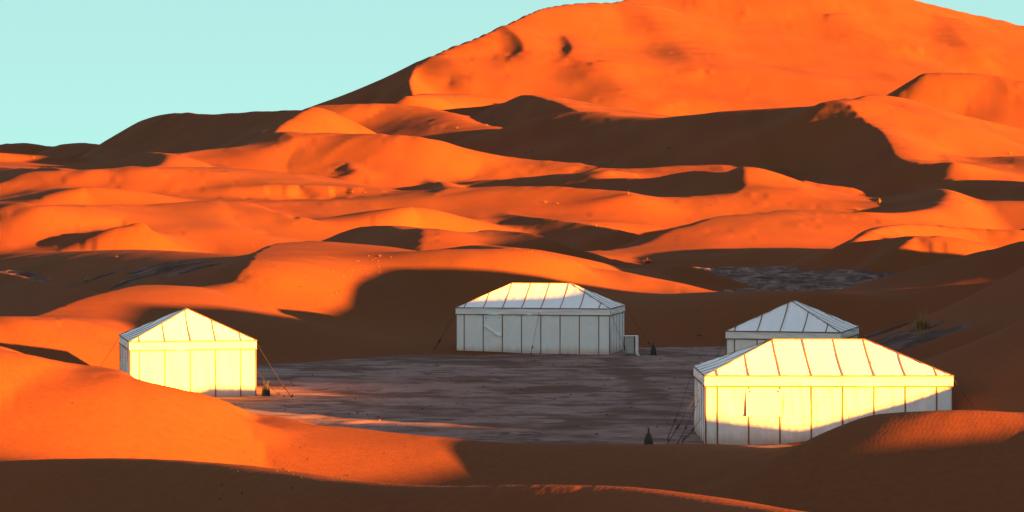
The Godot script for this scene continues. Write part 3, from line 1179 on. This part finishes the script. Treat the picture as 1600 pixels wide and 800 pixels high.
	dune(0.573, 0.311, 1.77, 2.88, 0.99, [Vector3(-101.72, 16.36, -626.00), Vector3(-86.39, 18.48, -588.12), Vector3(-72.63, 18.19, -531.65), Vector3(-66.32, 16.37, -495.76), Vector3(-65.89, 14.32, -473.97), Vector3(-68.83, 13.66, -463.90)])
	dune(0.040, 0.173, 2.93, 25.00, 0.40, [Vector3(-70.16, 17.37, -521.96), Vector3(-62.22, 15.45, -525.00), Vector3(-46.95, 13.08, -474.68), Vector3(-35.14, 10.64, -420.07)])
	dune(0.387, 0.112, 0.76, 0.29, 6.07, [Vector3(-171.94, 11.14, -801.03), Vector3(-140.90, 14.01, -688.22), Vector3(-118.70, 14.92, -609.81), Vector3(-92.05, 14.69, -517.61), Vector3(-78.54, 12.45, -449.41)])
	dune(0.063, 0.134, 19.36, 25.00, 3.18, [Vector3(-77.15, 13.04, -433.93), Vector3(-64.65, 13.71, -430.50), Vector3(-55.70, 13.93, -455.78)])
	dune(0.040, 0.349, 22.91, 25.00, 8.81, [Vector3(-49.66, 3.87, -329.56), Vector3(-49.58, 4.77, -333.81), Vector3(-46.61, 6.28, -345.29), Vector3(-43.29, 7.14, -350.03), Vector3(-41.91, 7.96, -362.80), Vector3(-35.97, 6.76, -353.76), Vector3(-29.47, 5.76, -348.48), Vector3(-26.28, 3.23, -359.42)])
	dune(0.056, 0.120, 0.28, 5.98, 10.00, [Vector3(-84.43, 8.09, -357.52), Vector3(-70.37, 7.24, -344.03), Vector3(-60.12, 5.66, -323.31), Vector3(-62.21, 4.61, -365.00), Vector3(-58.25, 2.88, -387.05), Vector3(-50.12, -0.57, -429.37)])
	dune(0.054, 0.122, 3.86, 7.17, 3.82, [Vector3(-11.04, 9.75, -417.91), Vector3(-3.58, 8.59, -403.30), Vector3(1.08, 6.66, -395.72), Vector3(9.45, 4.65, -370.84)])
	dune(0.426, 0.294, 0.42, 8.28, 1.09, [Vector3(-24.23, 1.96, -302.28), Vector3(-19.16, 3.91, -272.58), Vector3(-16.65, 4.95, -268.99), Vector3(-12.62, 5.41, -258.19), Vector3(-10.26, 5.22, -243.83), Vector3(-7.68, 5.21, -230.79), Vector3(-7.64, 3.52, -220.83)])
	dune(0.182, 0.066, 2.40, 17.14, 4.44, [Vector3(-9.70, 4.41, -284.55), Vector3(-5.53, 3.72, -283.82), Vector3(0.28, 2.75, -287.89)])
	dune(0.514, 0.274, 0.27, 1.06, 2.97, [Vector3(-1.66, 4.73, -240.41), Vector3(0.26, 4.67, -236.70), Vector3(3.60, 4.22, -225.82), Vector3(6.54, 3.19, -225.84), Vector3(10.88, 2.38, -219.37), Vector3(13.48, 2.58, -209.30)])
	dune(0.249, 0.205, 23.65, 6.77, 3.08, [Vector3(-11.83, 4.23, -197.06), Vector3(-8.04, 4.24, -173.14), Vector3(-4.82, 4.61, -167.88), Vector3(-1.70, 4.64, -167.06), Vector3(0.45, 4.57, -169.63), Vector3(2.97, 4.06, -170.81), Vector3(4.34, 3.54, -173.28), Vector3(8.24, 2.62, -169.24), Vector3(11.58, 1.87, -163.70), Vector3(13.60, 2.28, -154.47), Vector3(16.75, 2.50, -149.42)])
	dune(0.040, 0.660, 7.01, 0.21, 0.97, [Vector3(-28.94, 2.04, -117.46), Vector3(-23.71, 2.40, -118.07), Vector3(-23.29, 2.05, -126.13), Vector3(-22.38, 2.57, -132.91), Vector3(-21.27, 2.91, -139.28), Vector3(-20.66, 2.93, -145.81), Vector3(-18.78, 2.59, -150.83), Vector3(-17.25, 2.81, -150.09), Vector3(-16.55, 2.91, -149.38), Vector3(-15.53, 3.85, -151.23), Vector3(-16.18, 4.44, -163.35), Vector3(-16.92, 4.65, -187.43), Vector3(-16.48, 4.59, -200.86), Vector3(-15.35, 4.67, -202.14), Vector3(-12.29, 4.22, -200.98)])
	dune(0.499, 0.442, 0.23, 0.44, 0.55, [Vector3(-63.91, 2.95, -254.36), Vector3(-45.66, 1.48, -228.28), Vector3(-35.83, 1.74, -193.11), Vector3(-27.49, 1.93, -165.94), Vector3(-22.15, 1.73, -151.44)])
	dune(0.040, 0.055, 25.00, 4.34, 2.04, [Vector3(-16.41, 0.79, -174.76), Vector3(-13.78, 1.09, -160.50), Vector3(-12.44, 0.28, -164.17), Vector3(-9.45, 0.18, -150.62), Vector3(-5.61, 0.12, -132.75)])
	dune(0.431, 0.549, 17.73, 3.52, 5.31, [Vector3(32.39, 3.34, 5.00), Vector3(35.43, 5.83, -29.00), Vector3(36.98, 5.73, -40.00), Vector3(33.76, 5.00, -55.00), Vector3(33.67, 3.68, -62.00), Vector3(34.34, 7.33, -75.00), Vector3(31.43, 9.28, -90.00), Vector3(38.48, 7.83, -101.00), Vector3(36.39, 9.55, -125.00), Vector3(42.51, 2.79, -150.00), Vector3(54.01, 11.79, -180.00), Vector3(63.95, 12.63, -210.00)])
	dune(0.495, 0.529, 0.38, 0.53, 0.78, [Vector3(36.63, 5.57, -48.50), Vector3(34.61, 6.29, -50.50), Vector3(35.00, 6.04, -52.80)])  # unseen hump added to shade the clay behind the near dune
	dune(0.438, 0.617, 0.21, 5.67, 4.90, [Vector3(22.76, 0.71, -181.62), Vector3(26.58, 3.51, -164.64), Vector3(31.40, 5.30, -156.92), Vector3(38.15, 7.09, -152.51)])
	dune(0.379, 0.317, 6.00, 6.00, 2.05, [Vector3(20.50, -0.63, -128.00), Vector3(22.42, 2.13, -112.00), Vector3(27.01, 4.30, -108.00)])
	dune(0.304, 0.660, 7.59, 0.62, 0.86, [Vector3(93.87, 10.18, -443.90), Vector3(95.13, 13.46, -423.33), Vector3(103.39, 15.34, -398.23), Vector3(133.98, 14.15, -381.32)])  # out of view at the right, added to throw shadow on the far dunes
	dune(0.350, 0.300, 3.00, 3.00, 3.00, [Vector3(113.34, 15.15, -540.00), Vector3(125.80, 17.93, -530.00), Vector3(140.16, 18.81, -510.00), Vector3(171.38, 18.98, -490.00)])  # another unseen shadow caster added beyond the right edge
	dune(0.660, 0.660, 0.20, 0.20, 0.71, [Vector3(66.72, 6.15, -317.65), Vector3(77.81, 7.43, -327.67), Vector3(87.77, 8.24, -319.20), Vector3(99.96, 8.89, -285.64)])  # unseen as well, added to darken the dune feet at the right
	dune(0.084, 0.392, 5.49, 0.64, 1.08, [Vector3(6.92, 0.39, -72.57), Vector3(7.79, 1.11, -67.42), Vector3(8.19, 1.54, -65.07), Vector3(9.12, 1.88, -65.04), Vector3(9.81, 2.16, -64.95), Vector3(9.89, 2.51, -62.31), Vector3(10.36, 2.63, -61.25), Vector3(11.31, 2.63, -61.05), Vector3(12.28, 2.56, -61.30), Vector3(15.87, 2.70, -57.88)])
	dune(0.201, 0.062, 10.47, 0.20, 1.46, [Vector3(-24.15, 3.91, -80.44), Vector3(-16.84, 3.63, -74.76), Vector3(-14.40, 3.48, -71.92), Vector3(-13.43, 3.25, -72.54), Vector3(-12.21, 2.97, -72.82), Vector3(-10.88, 2.83, -71.03), Vector3(-9.81, 2.46, -71.65), Vector3(-8.66, 1.96, -73.59), Vector3(-7.55, 1.32, -75.73), Vector3(-6.75, 1.34, -73.12), Vector3(-5.10, 1.24, -72.73), Vector3(-3.60, 1.13, -71.97), Vector3(-1.78, 1.03, -71.30), Vector3(-0.05, 0.86, -71.26), Vector3(1.81, 0.76, -70.55), Vector3(3.50, 0.68, -69.79), Vector3(5.27, 0.59, -69.79)])
	dune(0.650, 0.213, 0.64, 0.79, 1.08, [Vector3(-19.59, -0.45, -71.17), Vector3(-14.94, 0.79, -66.27), Vector3(-12.56, 1.28, -62.83), Vector3(-9.82, 1.70, -59.17), Vector3(-8.24, 1.90, -57.15), Vector3(-5.96, 2.18, -53.24), Vector3(-4.44, 2.30, -50.46), Vector3(-3.37, 2.40, -48.08), Vector3(-2.34, 2.52, -46.23), Vector3(-1.19, 2.68, -44.48), Vector3(0.52, 2.96, -42.08), Vector3(1.69, 3.07, -40.81), Vector3(2.56, 3.16, -38.95), Vector3(3.24, 3.26, -37.00), Vector3(3.83, 3.42, -34.51), Vector3(4.59, 3.63, -30.43)])
	dune(0.538, 0.153, 0.24, 6.35, 2.41, [Vector3(14.27, 12.30, -490.07), Vector3(19.28, 12.13, -475.55), Vector3(24.63, 11.97, -462.33), Vector3(28.64, 12.75, -455.12), Vector3(32.01, 13.11, -446.65), Vector3(36.16, 12.89, -433.54), Vector3(38.52, 13.74, -425.98), Vector3(38.42, 12.25, -417.89), Vector3(38.10, 10.75, -412.69), Vector3(36.10, 9.01, -403.41)])
	dune(0.330, 0.491, 2.15, 3.08, 0.58, [Vector3(40.26, 13.94, -447.78), Vector3(45.66, 12.51, -442.20), Vector3(50.61, 11.31, -436.08), Vector3(57.11, 10.26, -434.18)])
	dune(0.313, 0.045, 1.96, 12.12, 1.39, [Vector3(-14.41, 12.08, -553.26), Vector3(-5.27, 12.37, -526.36), Vector3(-0.29, 12.72, -520.61), Vector3(8.40, 13.39, -506.86), Vector3(13.07, 13.68, -497.28), Vector3(18.28, 13.95, -490.52)])
	dune(0.660, 0.519, 0.97, 4.50, 1.71, [Vector3(-26.66, 10.13, -575.79), Vector3(-19.92, 11.22, -549.34), Vector3(-14.86, 11.92, -520.47), Vector3(-12.42, 10.55, -474.95), Vector3(-10.09, 9.56, -406.40)])
	dune(0.304, 0.281, 0.20, 0.76, 1.11, [Vector3(-1.42, 5.43, -386.86), Vector3(-0.48, 5.74, -381.78), Vector3(4.42, 5.53, -365.66), Vector3(10.99, 4.67, -352.10), Vector3(14.21, 4.06, -336.08)])
	dune(0.660, 0.528, 19.99, 9.66, 0.99, [Vector3(-91.44, -1.17, -406.32), Vector3(-69.60, 0.95, -350.44), Vector3(-50.34, 2.20, -283.92), Vector3(-37.77, 2.98, -254.21), Vector3(-27.18, 3.19, -226.51), Vector3(-21.04, 3.27, -206.42)])
	dune(0.178, 0.074, 0.69, 10.63, 2.69, [Vector3(-89.13, 8.54, -412.16), Vector3(-84.34, 10.22, -421.56), Vector3(-78.29, 9.31, -416.29), Vector3(-69.49, 9.83, -394.69), Vector3(-62.04, 9.90, -372.03)])
	dune(0.108, 0.122, 0.40, 13.45, 0.75, [Vector3(-62.81, 4.10, -360.32), Vector3(-52.76, 4.24, -325.34), Vector3(-46.53, 4.79, -306.91), Vector3(-45.19, 5.71, -307.47), Vector3(-45.33, 4.43, -309.19)])
	dune(0.129, 0.040, 13.07, 0.84, 1.31, [Vector3(-32.93, 5.49, -388.05), Vector3(-26.79, 5.36, -395.15), Vector3(-21.94, 5.57, -374.46), Vector3(-17.15, 6.46, -362.32), Vector3(-13.74, 7.07, -354.74)])
	dune(0.660, 0.660, 0.20, 2.99, 2.21, [Vector3(-39.47, 13.01, -545.44), Vector3(-37.90, 14.40, -545.04), Vector3(-35.45, 15.48, -548.67), Vector3(-34.09, 15.57, -541.08), Vector3(-32.39, 14.13, -535.64), Vector3(-34.51, 13.05, -533.51)])
	dune(0.660, 0.191, 0.21, 13.77, 0.62, [Vector3(29.03, 0.92, -274.58), Vector3(34.17, 2.72, -268.71), Vector3(37.22, 3.49, -271.41), Vector3(39.90, 4.14, -263.42), Vector3(39.58, 4.39, -250.70)])
	dune(0.112, 0.416, 1.73, 1.37, 2.12, [Vector3(13.43, 8.18, -420.96), Vector3(13.70, 8.78, -420.75), Vector3(16.55, 9.09, -404.91), Vector3(18.07, 8.99, -390.41)])
	dune(0.258, 0.469, 2.84, 1.42, 0.40, [Vector3(41.53, 5.86, -402.58), Vector3(40.37, 6.51, -374.15), Vector3(40.00, 6.23, -352.32)])
	dune(0.345, 0.144, 0.51, 4.33, 1.41, [Vector3(-6.11, 3.67, -216.34), Vector3(-5.18, 3.87, -214.29), Vector3(-3.18, 4.14, -211.79), Vector3(-1.02, 4.16, -205.13), Vector3(-0.38, 4.20, -200.02)])
	dune(0.406, 0.293, 0.31, 25.00, 3.20, [Vector3(-6.87, 4.01, -364.34), Vector3(-4.73, 3.36, -388.88), Vector3(-0.21, 2.48, -416.43)])
	dune(0.660, 0.042, 0.25, 4.38, 0.72, [Vector3(61.99, 10.26, -448.99), Vector3(66.20, 9.90, -443.39), Vector3(69.72, 10.50, -434.75), Vector3(68.20, 10.04, -404.53), Vector3(66.00, 9.03, -387.19), Vector3(68.58, 8.12, -404.81), Vector3(69.57, 6.81, -424.28)])
	dune(0.600, 0.120, 1.00, 6.00, 2.50, [Vector3(-3.18, 81.08, -1059.37), Vector3(1.56, 76.47, -1038.52), Vector3(4.60, 71.90, -1023.27), Vector3(5.06, 67.98, -1012.45), Vector3(3.03, 64.89, -1009.18)])
	dune(0.600, 0.120, 1.00, 6.00, 2.00, [Vector3(22.26, 76.97, -1059.86), Vector3(24.00, 71.99, -1032.30), Vector3(24.01, 67.94, -1011.05), Vector3(22.30, 64.16, -1002.21)])
	dune(0.350, 0.120, 6.00, 10.00, 4.00, [Vector3(-27.78, 65.60, -1010.11), Vector3(-21.32, 61.59, -991.61), Vector3(-19.06, 57.03, -977.50), Vector3(-22.35, 52.85, -971.64)])
	dune(0.350, 0.120, 8.00, 14.00, 5.00, [Vector3(57.76, 95.52, -1138.06), Vector3(63.24, 84.77, -1099.79), Vector3(68.93, 74.70, -1068.72), Vector3(71.97, 65.15, -1020.91), Vector3(74.15, 58.80, -995.28)])
	dune(0.300, 0.140, 8.00, 12.00, 5.00, [Vector3(147.88, 92.26, -1159.83), Vector3(158.81, 83.22, -1134.38), Vector3(170.22, 75.45, -1116.18)])
	dune(0.300, 0.140, 6.00, 10.00, 5.00, [Vector3(203.84, 93.61, -1199.08), Vector3(201.94, 83.05, -1153.95), Vector3(202.03, 74.66, -1122.39), Vector3(205.92, 69.52, -1113.09)])
	dune(0.300, 0.120, 8.00, 10.00, 5.00, [Vector3(33.44, 61.60, -990.69), Vector3(38.72, 54.33, -968.06), Vector3(47.23, 47.92, -944.63), Vector3(56.13, 43.48, -935.50)])
	dune(0.5, 0.4, 4.0, 4.0, 2.0, [Vector3(-40, 3.5, 14), Vector3(-18, 5.4, 9), Vector3(0, 6.0, 4), Vector3(20, 5.0, 12)])  # the dune the photographer stands on

func camp() -> void:
	var t := tent("long white tent in front at the right, lower wall in shadow", Vector3(6.14, 0, -81), 0.0, 7.8, 5.1, 2.15, 3.16, 0.37, 2.4, 1)
	flap(t, 1.28, 2.42, 1.72, 0.86, 0.07, 901, false)
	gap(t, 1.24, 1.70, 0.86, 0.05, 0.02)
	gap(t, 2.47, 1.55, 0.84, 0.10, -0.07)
	guy(t, Vector3(0, 2.1, -5.1), Vector3(-1.15, 0.0, -1.2))
	guy(t, Vector3(0, 2.1, 0), Vector3(-1.25, 0.0, 0.35))
	guy(t, Vector3(-0.02, 1.2, -2.6), Vector3(-0.95, 0.0, 0.5), 0.6)
	guy(t, Vector3(-0.02, 0.7, -1.5), Vector3(-0.75, 0.05, 0.0), 0.45)
	guy(t, Vector3(4.27, 1.98, 0.06), Vector3(4.5, 0.05, 1.9), 0.93)
	guy(t, Vector3(7.8, 2.1, 0), Vector3(8.9, 0.6, 0.5))
	guy(t, Vector3(7.8, 2.1, -5.1), Vector3(9.3, 0.3, -4.5))
	t = tent("small lit white tent half behind the orange dune at the left", Vector3(-14.93, 0, -100), deg_to_rad(12.7), 4.92, 5.6, 2.2, 3.36, 0.36, 2.46, 2)
	guy(t, Vector3(4.92, 2.15, 0), Vector3(6.2, 0.0, 0.9), 0.8)
	guy(t, Vector3(4.92, 1.2, -2.0), Vector3(5.9, 0.0, -0.6), 0.8)
	guy(t, Vector3(0, 2.15, 0), Vector3(-1.0, 0.3, 0.2))
	guy(t, Vector3(0, 2.15, -5.6), Vector3(-1.3, 0.3, -5.0))
	t = tent("long white tent standing alone at the back of the clay pan", Vector3(-2.84, 0, -130.5), deg_to_rad(-11.0), 7.9, 5.1, 2.3, 3.48, 0.41, 2.42, 3)
	flap(t, 1.44, 2.36, 1.86, 0.88, 0.02, 903, true)
	guy(t, Vector3(0, 2.25, 0), Vector3(-1.15, 0, 0.5))
	guy(t, Vector3(0, 2.25, -0.6), Vector3(-1.25, 0, -0.2))
	guy(t, Vector3(7.9, 2.25, 0), Vector3(9.0, 0, 0.9), 0.78)
	guy(t, Vector3(7.9, 2.25, -5.1), Vector3(9.6, 0, -4.2), 0.82)
	guy(t, Vector3(4.3, 2.1, 0.06), Vector3(4.15, 0, 1.6), 0.8)
	t = tent("small white tent in shade behind the long front tent", Vector3(9.3, 0, -111), deg_to_rad(-15.7), 4.95, 5.6, 2.08, 3.3, 0.36, 2.47, 4)
	guy(t, Vector3(0, 2.0, 0), Vector3(-0.75, 0, 0.8))
	guy(t, Vector3(0, 2.0, -0.8), Vector3(-0.9, 0, 0.0))
	guy(t, Vector3(4.95, 2.0, -5.6), Vector3(6.2, 0, -5.0))
	lantern("black iron lantern left of the long front tent's guy ropes", Vector3(4.27, 0, -79.9), 0.45, 0.30, false)
	lantern("black iron lantern right of the tent at the back of the pan", Vector3(7.1, 0, -128.4), 0.48, 0.31, false)
	lantern("black iron lantern with two prongs right of the left tent", Vector3(-9.72, 0, -101.0), 0.52, 0.33, true)
	# the flat white unit at the corner of the far tent
	var u := thing("cooler_unit", "upright white boxy unit at the right corner of the far tent", "box", Vector3(5.62, 0.0, -128.2), deg_to_rad(6.0))
	var bd := part("body", block(Vector3(0.52, 0.86, 0.32), 0.02), box_paint, u)
	bd.position = Vector3(0.26, 0.5, -0.16)
	var sp := part("side_panel", block(Vector3(0.17, 0.96, 0.34), 0.025), canvas_plain, u)
	sp.position = Vector3(0.64, 0.5, -0.15)
	for x in [0.0, 0.53]:
		var fr := part("frame_post", block(Vector3(0.035, 0.9, 0.03), 0.006), dark_parts_and_shade, u)
		fr.position = Vector3(x, 0.5, 0.015)
	var tp := part("top_rail", block(Vector3(0.72, 0.04, 0.36), 0.01), canvas_plain, u)
	tp.position = Vector3(0.36, 0.955, -0.16)
	var ft := part("foot", tube(PackedVector3Array([Vector3(0.64, 0.2, 0.02), Vector3(0.67, 0.05, 0.06), Vector3(0.76, -0.03, 0.14)]), PackedFloat32Array([0.05, 0.055, 0.04]), 7), canvas_plain, u)
	ft.name = "foot"

func plants() -> void:
	tuft("grass_tuft", "tall dry grass tuft on the clay behind the front tent's right end", "grass", on_ground(19.07, -118.99), 1.19, 1.49, 130, Color(.34, .19, .07), 100, "tufts scattered over the dunes")
	tuft("grass_tuft", "low grass spread at the left foot of the tall tuft", "grass", on_ground(18.82, -119.84), 1.32, 0.42, 90, Color(.3, .17, .07), 101, "tufts scattered over the dunes")
	tuft("grass_tuft", "low grass spread at the right foot of the tall tuft", "grass", on_ground(18.95, -114.83), 2.01, 0.34, 110, Color(.3, .17, .07), 102, "tufts scattered over the dunes")
	tuft("grass_tuft", "ochre grass tuft on the shaded clay at far left", "grass", on_ground(-35.74, -215.32), 0.97, 0.92, 70, Color(.34, .19, .06), 103, "tufts scattered over the dunes")
	tuft("dry_bush", "dark dry bush on shaded sand above the left clay patch", "bush", on_ground(-36.53, -236.47), 0.59, 0.35, 30, Color(.1, .07, .05), 104, "tufts scattered over the dunes")
	tuft("dry_bush", "round glowing dry bush at the tip of the dark dune at right", "bush", on_ground(56.71, -395.20), 0.89, 1.09, 120, Color(.22, .115, .035), 105, "tufts scattered over the dunes")
	tuft("grass_tuft", "wide glowing grass patch left of the round bush", "grass", on_ground(52.60, -389.61), 2.53, 0.68, 90, Color(.22, .115, .035), 106, "tufts scattered over the dunes")
	tuft("grass_tuft", "orange-lit grass tuft at the edge of the right clay patch", "grass", on_ground(15.08, -284.53), 1.28, 0.78, 80, Color(.16, .07, .025), 107, "tufts scattered over the dunes")
	tuft("grass_tuft", "small lit tuft on a low crest in the middle of the dunes", "grass", on_ground(17.83, -391.93), 0.78, 0.78, 40, Color(.22, .115, .035), 108, "tufts scattered over the dunes")
	tuft("grass_tuft", "lit tuft left of the low crest, left one of a pair", "grass", on_ground(5.08, -391.00), 1.37, 0.59, 50, Color(.22, .115, .035), 109, "tufts scattered over the dunes")
	tuft("grass_tuft", "lit tuft left of the low crest, right one of a pair", "grass", on_ground(7.01, -389.61), 1.17, 0.39, 40, Color(.22, .115, .035), 110, "tufts scattered over the dunes")
	tuft("grass_tuft", "largest grey tuft in the big shaded hollow", "grass", on_ground(34.47, -562.75), 1.69, 1.27, 60, Color(.2, .18, .1), 111, "tufts scattered over the dunes")
	tuft("grass_tuft", "grey tuft at the right side of the shaded hollow", "grass", on_ground(41.64, -544.37), 1.22, 0.82, 40, Color(.2, .18, .1), 112, "tufts scattered over the dunes")
	tuft("grass_tuft", "grey tuft at the left end of the shaded hollow, left one of two", "grass", on_ground(3.29, -626.88), 1.25, 1.10, 40, Color(.2, .18, .1), 113, "tufts scattered over the dunes")
	tuft("grass_tuft", "grey tuft at the left end of the shaded hollow, right one of two", "grass", on_ground(5.00, -624.66), 0.94, 0.94, 40, Color(.2, .18, .1), 114, "tufts scattered over the dunes")
	tuft("grass_tuft", "grey tuft low in the middle of the shaded hollow", "grass", on_ground(22.51, -573.53), 0.86, 0.86, 30, Color(.2, .18, .1), 115, "tufts scattered over the dunes")
	tuft("grass_tuft", "upper grey tuft in the shaded hollow, left one of two", "grass", on_ground(26.96, -595.71), 0.89, 0.89, 30, Color(.2, .18, .1), 116, "tufts scattered over the dunes")
	tuft("grass_tuft", "upper grey tuft in the shaded hollow, right one of two", "grass", on_ground(31.78, -583.13), 1.02, 0.87, 30, Color(.2, .18, .1), 117, "tufts scattered over the dunes")
	tuft("dry_bush", "dark bush at the foot of the tall dune", "bush", on_ground(19.39, -651.91), 1.14, 0.81, 40, Color(.05, .04, .03), 118, "tufts scattered over the dunes")
	tuft("grass_tuft", "lit tuft on the tip of the sunlit strip below the tall dune", "grass", on_ground(-4.53, -725.35), 1.81, 1.09, 40, Color(.22, .115, .035), 119, "tufts scattered over the dunes")
	tuft("grass_tuft", "lit tuft just left of the sunlit tip below the tall dune", "grass", on_ground(-6.91, -708.34), 1.42, 0.89, 30, Color(.22, .115, .035), 120, "tufts scattered over the dunes")
	tuft("grass_tuft", "lit tuft farther left on the sunlit strip below the tall dune", "grass", on_ground(-15.18, -705.83), 1.94, 1.24, 40, Color(.22, .115, .035), 121, "tufts scattered over the dunes")
	tuft("grass_tuft", "reddish tuft on the edge of the sunlit dune in the centre", "grass", on_ground(17.00, -562.08), 1.12, 0.70, 40, Color(.16, .07, .025), 122, "tufts scattered over the dunes")
	tuft("grass_tuft", "lit tuft on the dunes at the far left edge", "grass", on_ground(-155.83, -833.32), 1.87, 1.25, 40, Color(.22, .115, .035), 123, "tufts scattered over the dunes")
	tuft("grass_tuft", "lit tuft on the right dune near the right edge", "grass", on_ground(99.08, -509.38), 1.15, 1.02, 40, Color(.22, .115, .035), 124, "tufts scattered over the dunes")
	tuft("grass_tuft", "grey-green tuft in the dark dune face at right", "grass", on_ground(58.81, -492.16), 1.72, 1.11, 60, Color(.2, .18, .1), 125, "tufts scattered over the dunes")
	tuft("grass_tuft", "flat lit tuft below the small pit at left", "grass", on_ground(-23.72, -414.40), 0.83, 0.31, 30, Color(.22, .115, .035), 126, "tufts scattered over the dunes")
	tuft("grass_tuft", "flat lit straw left of the tuft below the small pit", "grass", on_ground(-25.93, -414.89), 1.45, 0.41, 30, Color(.22, .115, .035), 127, "tufts scattered over the dunes")
	tuft("dry_bush", "tiny dark bush on the lit dune in the middle right", "bush", on_ground(30.45, -392.86), 0.39, 0.39, 20, Color(.08, .05, .03), 128, "tufts scattered over the dunes")
	tuft("grass_tuft", "lit tuft above the dark valley in the centre", "grass", on_ground(11.54, -349.75), 0.87, 0.44, 30, Color(.22, .115, .035), 129, "tufts scattered over the dunes")
	tuft("grass_tuft", "lit tuft at the left end of the dark curved dune face", "grass", on_ground(-23.57, -319.60), 1.12, 0.40, 40, Color(.22, .115, .035), 130, "tufts scattered over the dunes")
	tuft("grass_tuft", "lit tuft on the dune left of the dark curved face", "grass", on_ground(-28.77, -300.49), 0.75, 0.30, 30, Color(.22, .115, .035), 131, "tufts scattered over the dunes")
	tuft("grass_tuft", "brown tuft on shaded sand right of the far tent", "grass", on_ground(3.53, -148.54), 0.45, 0.22, 40, Color(.2, .1, .05), 132, "tufts scattered over the dunes")
	tuft("grass_tuft", "brown tuft on shaded sand left of the small rear tent", "grass", on_ground(10.17, -138.83), 0.42, 0.17, 40, Color(.16, .09, .05), 133, "tufts scattered over the dunes")
	scatter()

# small clods, droppings and straws on the near sand, and the kicked-up rims of footprints: far too many to count
func scatter() -> void:
	var g := RandomNumberGenerator.new()
	g.seed = 77
	var clods: Array[Transform3D] = []
	for i in 200:
		var a := -0.115 + g.randf() * 0.105
		var r := 48.0 + 22.0 * g.randf()
		if g.randf() < 0.25:
			a = -0.2 + g.randf() * 0.2
		var at := on_ground(r * sin(a), -r * cos(a))
		var s := g.randf_range(0.008, 0.022)
		clods.append(Transform3D(Basis.from_euler(Vector3(g.randf() * 6, g.randf() * 6, g.randf() * 6)) * Basis.from_scale(Vector3(s * g.randf_range(0.8, 1.8), s * 0.8, s)), at + Vector3.UP * s * 0.3))
	var m := SphereMesh.new()
	m.radius = 1.0
	m.height = 2.0
	m.radial_segments = 7
	m.rings = 4
	heap("clods", "tiny dark clods lying on the lit near dune", m, clods, dark_parts_and_shade)
	var stones: Array[Transform3D] = []
	for i in 420:
		var a := g.randf_range(-0.10, 0.14)
		var r := 84.0 + 55.0 * pow(g.randf(), 0.8)
		var x := r * sin(a)
		var z := -r * cos(a)
		var s := g.randf_range(0.015, 0.05)
		stones.append(Transform3D(Basis.from_euler(Vector3(g.randf() * 0.6, g.randf() * 6, g.randf() * 0.6)) * Basis.from_scale(Vector3(s * g.randf_range(1.0, 1.8), s * 0.7, s)), Vector3(x, clay_height(x, z) + s * 0.2, z)))
	heap("stones", "small dark stones strewn over the clay flat", m, stones, stone_mat)
	var prints: Array[Transform3D] = []
	var tracks := [[Vector2(-12.25, -148.54), Vector2(-11.34, -151.21), Vector2(-10.70, -152.83), Vector2(-9.37, -156.13), Vector2(-7.85, -161.02)], [Vector2(-11.87, -150.67), Vector2(-11.33, -151.03), Vector2(-10.96, -150.14)], [Vector2(-9.73, -162.17), Vector2(-8.70, -165.67), Vector2(-6.61, -165.28)], [Vector2(-8.93, -158.74), Vector2(-8.58, -163.52), Vector2(-8.89, -166.26)], [Vector2(0.49, -164.69), Vector2(1.25, -166.65), Vector2(2.01, -167.84)], [Vector2(-32.48, -318.47), Vector2(-30.67, -310.63), Vector2(-28.55, -300.49)], [Vector2(18.62, -372.44), Vector2(20.68, -375.99)], [Vector2(-11.54, -148.90), Vector2(-10.41, -148.72), Vector2(-9.81, -150.85)]]
	for t in tracks:
		for i in t.size() - 1:
			var p: Vector2 = t[i]
			var q: Vector2 = t[i + 1]
			var n := int(p.distance_to(q) / 1.1) + 1
			for k in n:
				var w := p.lerp(q, (k + g.randf() * 0.7) / n) + Vector2(g.randf_range(-0.5, 0.5), g.randf_range(-0.9, 0.9))
				var at := on_ground(w.x, w.y)
				var s := g.randf_range(0.04, 0.10)
				prints.append(Transform3D(Basis(Vector3.UP, g.randf() * 6) * Basis.from_scale(Vector3(s * 1.6, s * 0.5, s)), at))
	heap("footprints", "kicked-up sand along old footprint trails on the dunes", m, prints, sand)

func heap(called: String, label: String, mesh: Mesh, list: Array[Transform3D], m: Material) -> void:
	var mm := MultiMesh.new()
	mm.transform_format = MultiMesh.TRANSFORM_3D
	mm.mesh = mesh
	mm.instance_count = list.size()
	for i in list.size():
		mm.set_instance_transform(i, list[i])
	var o := MultiMeshInstance3D.new()
	o.name = called
	o.multimesh = mm
	o.material_override = m
	o.set_meta("kind", "stuff")
	o.set_meta("label", label)
	add_child(o, true)
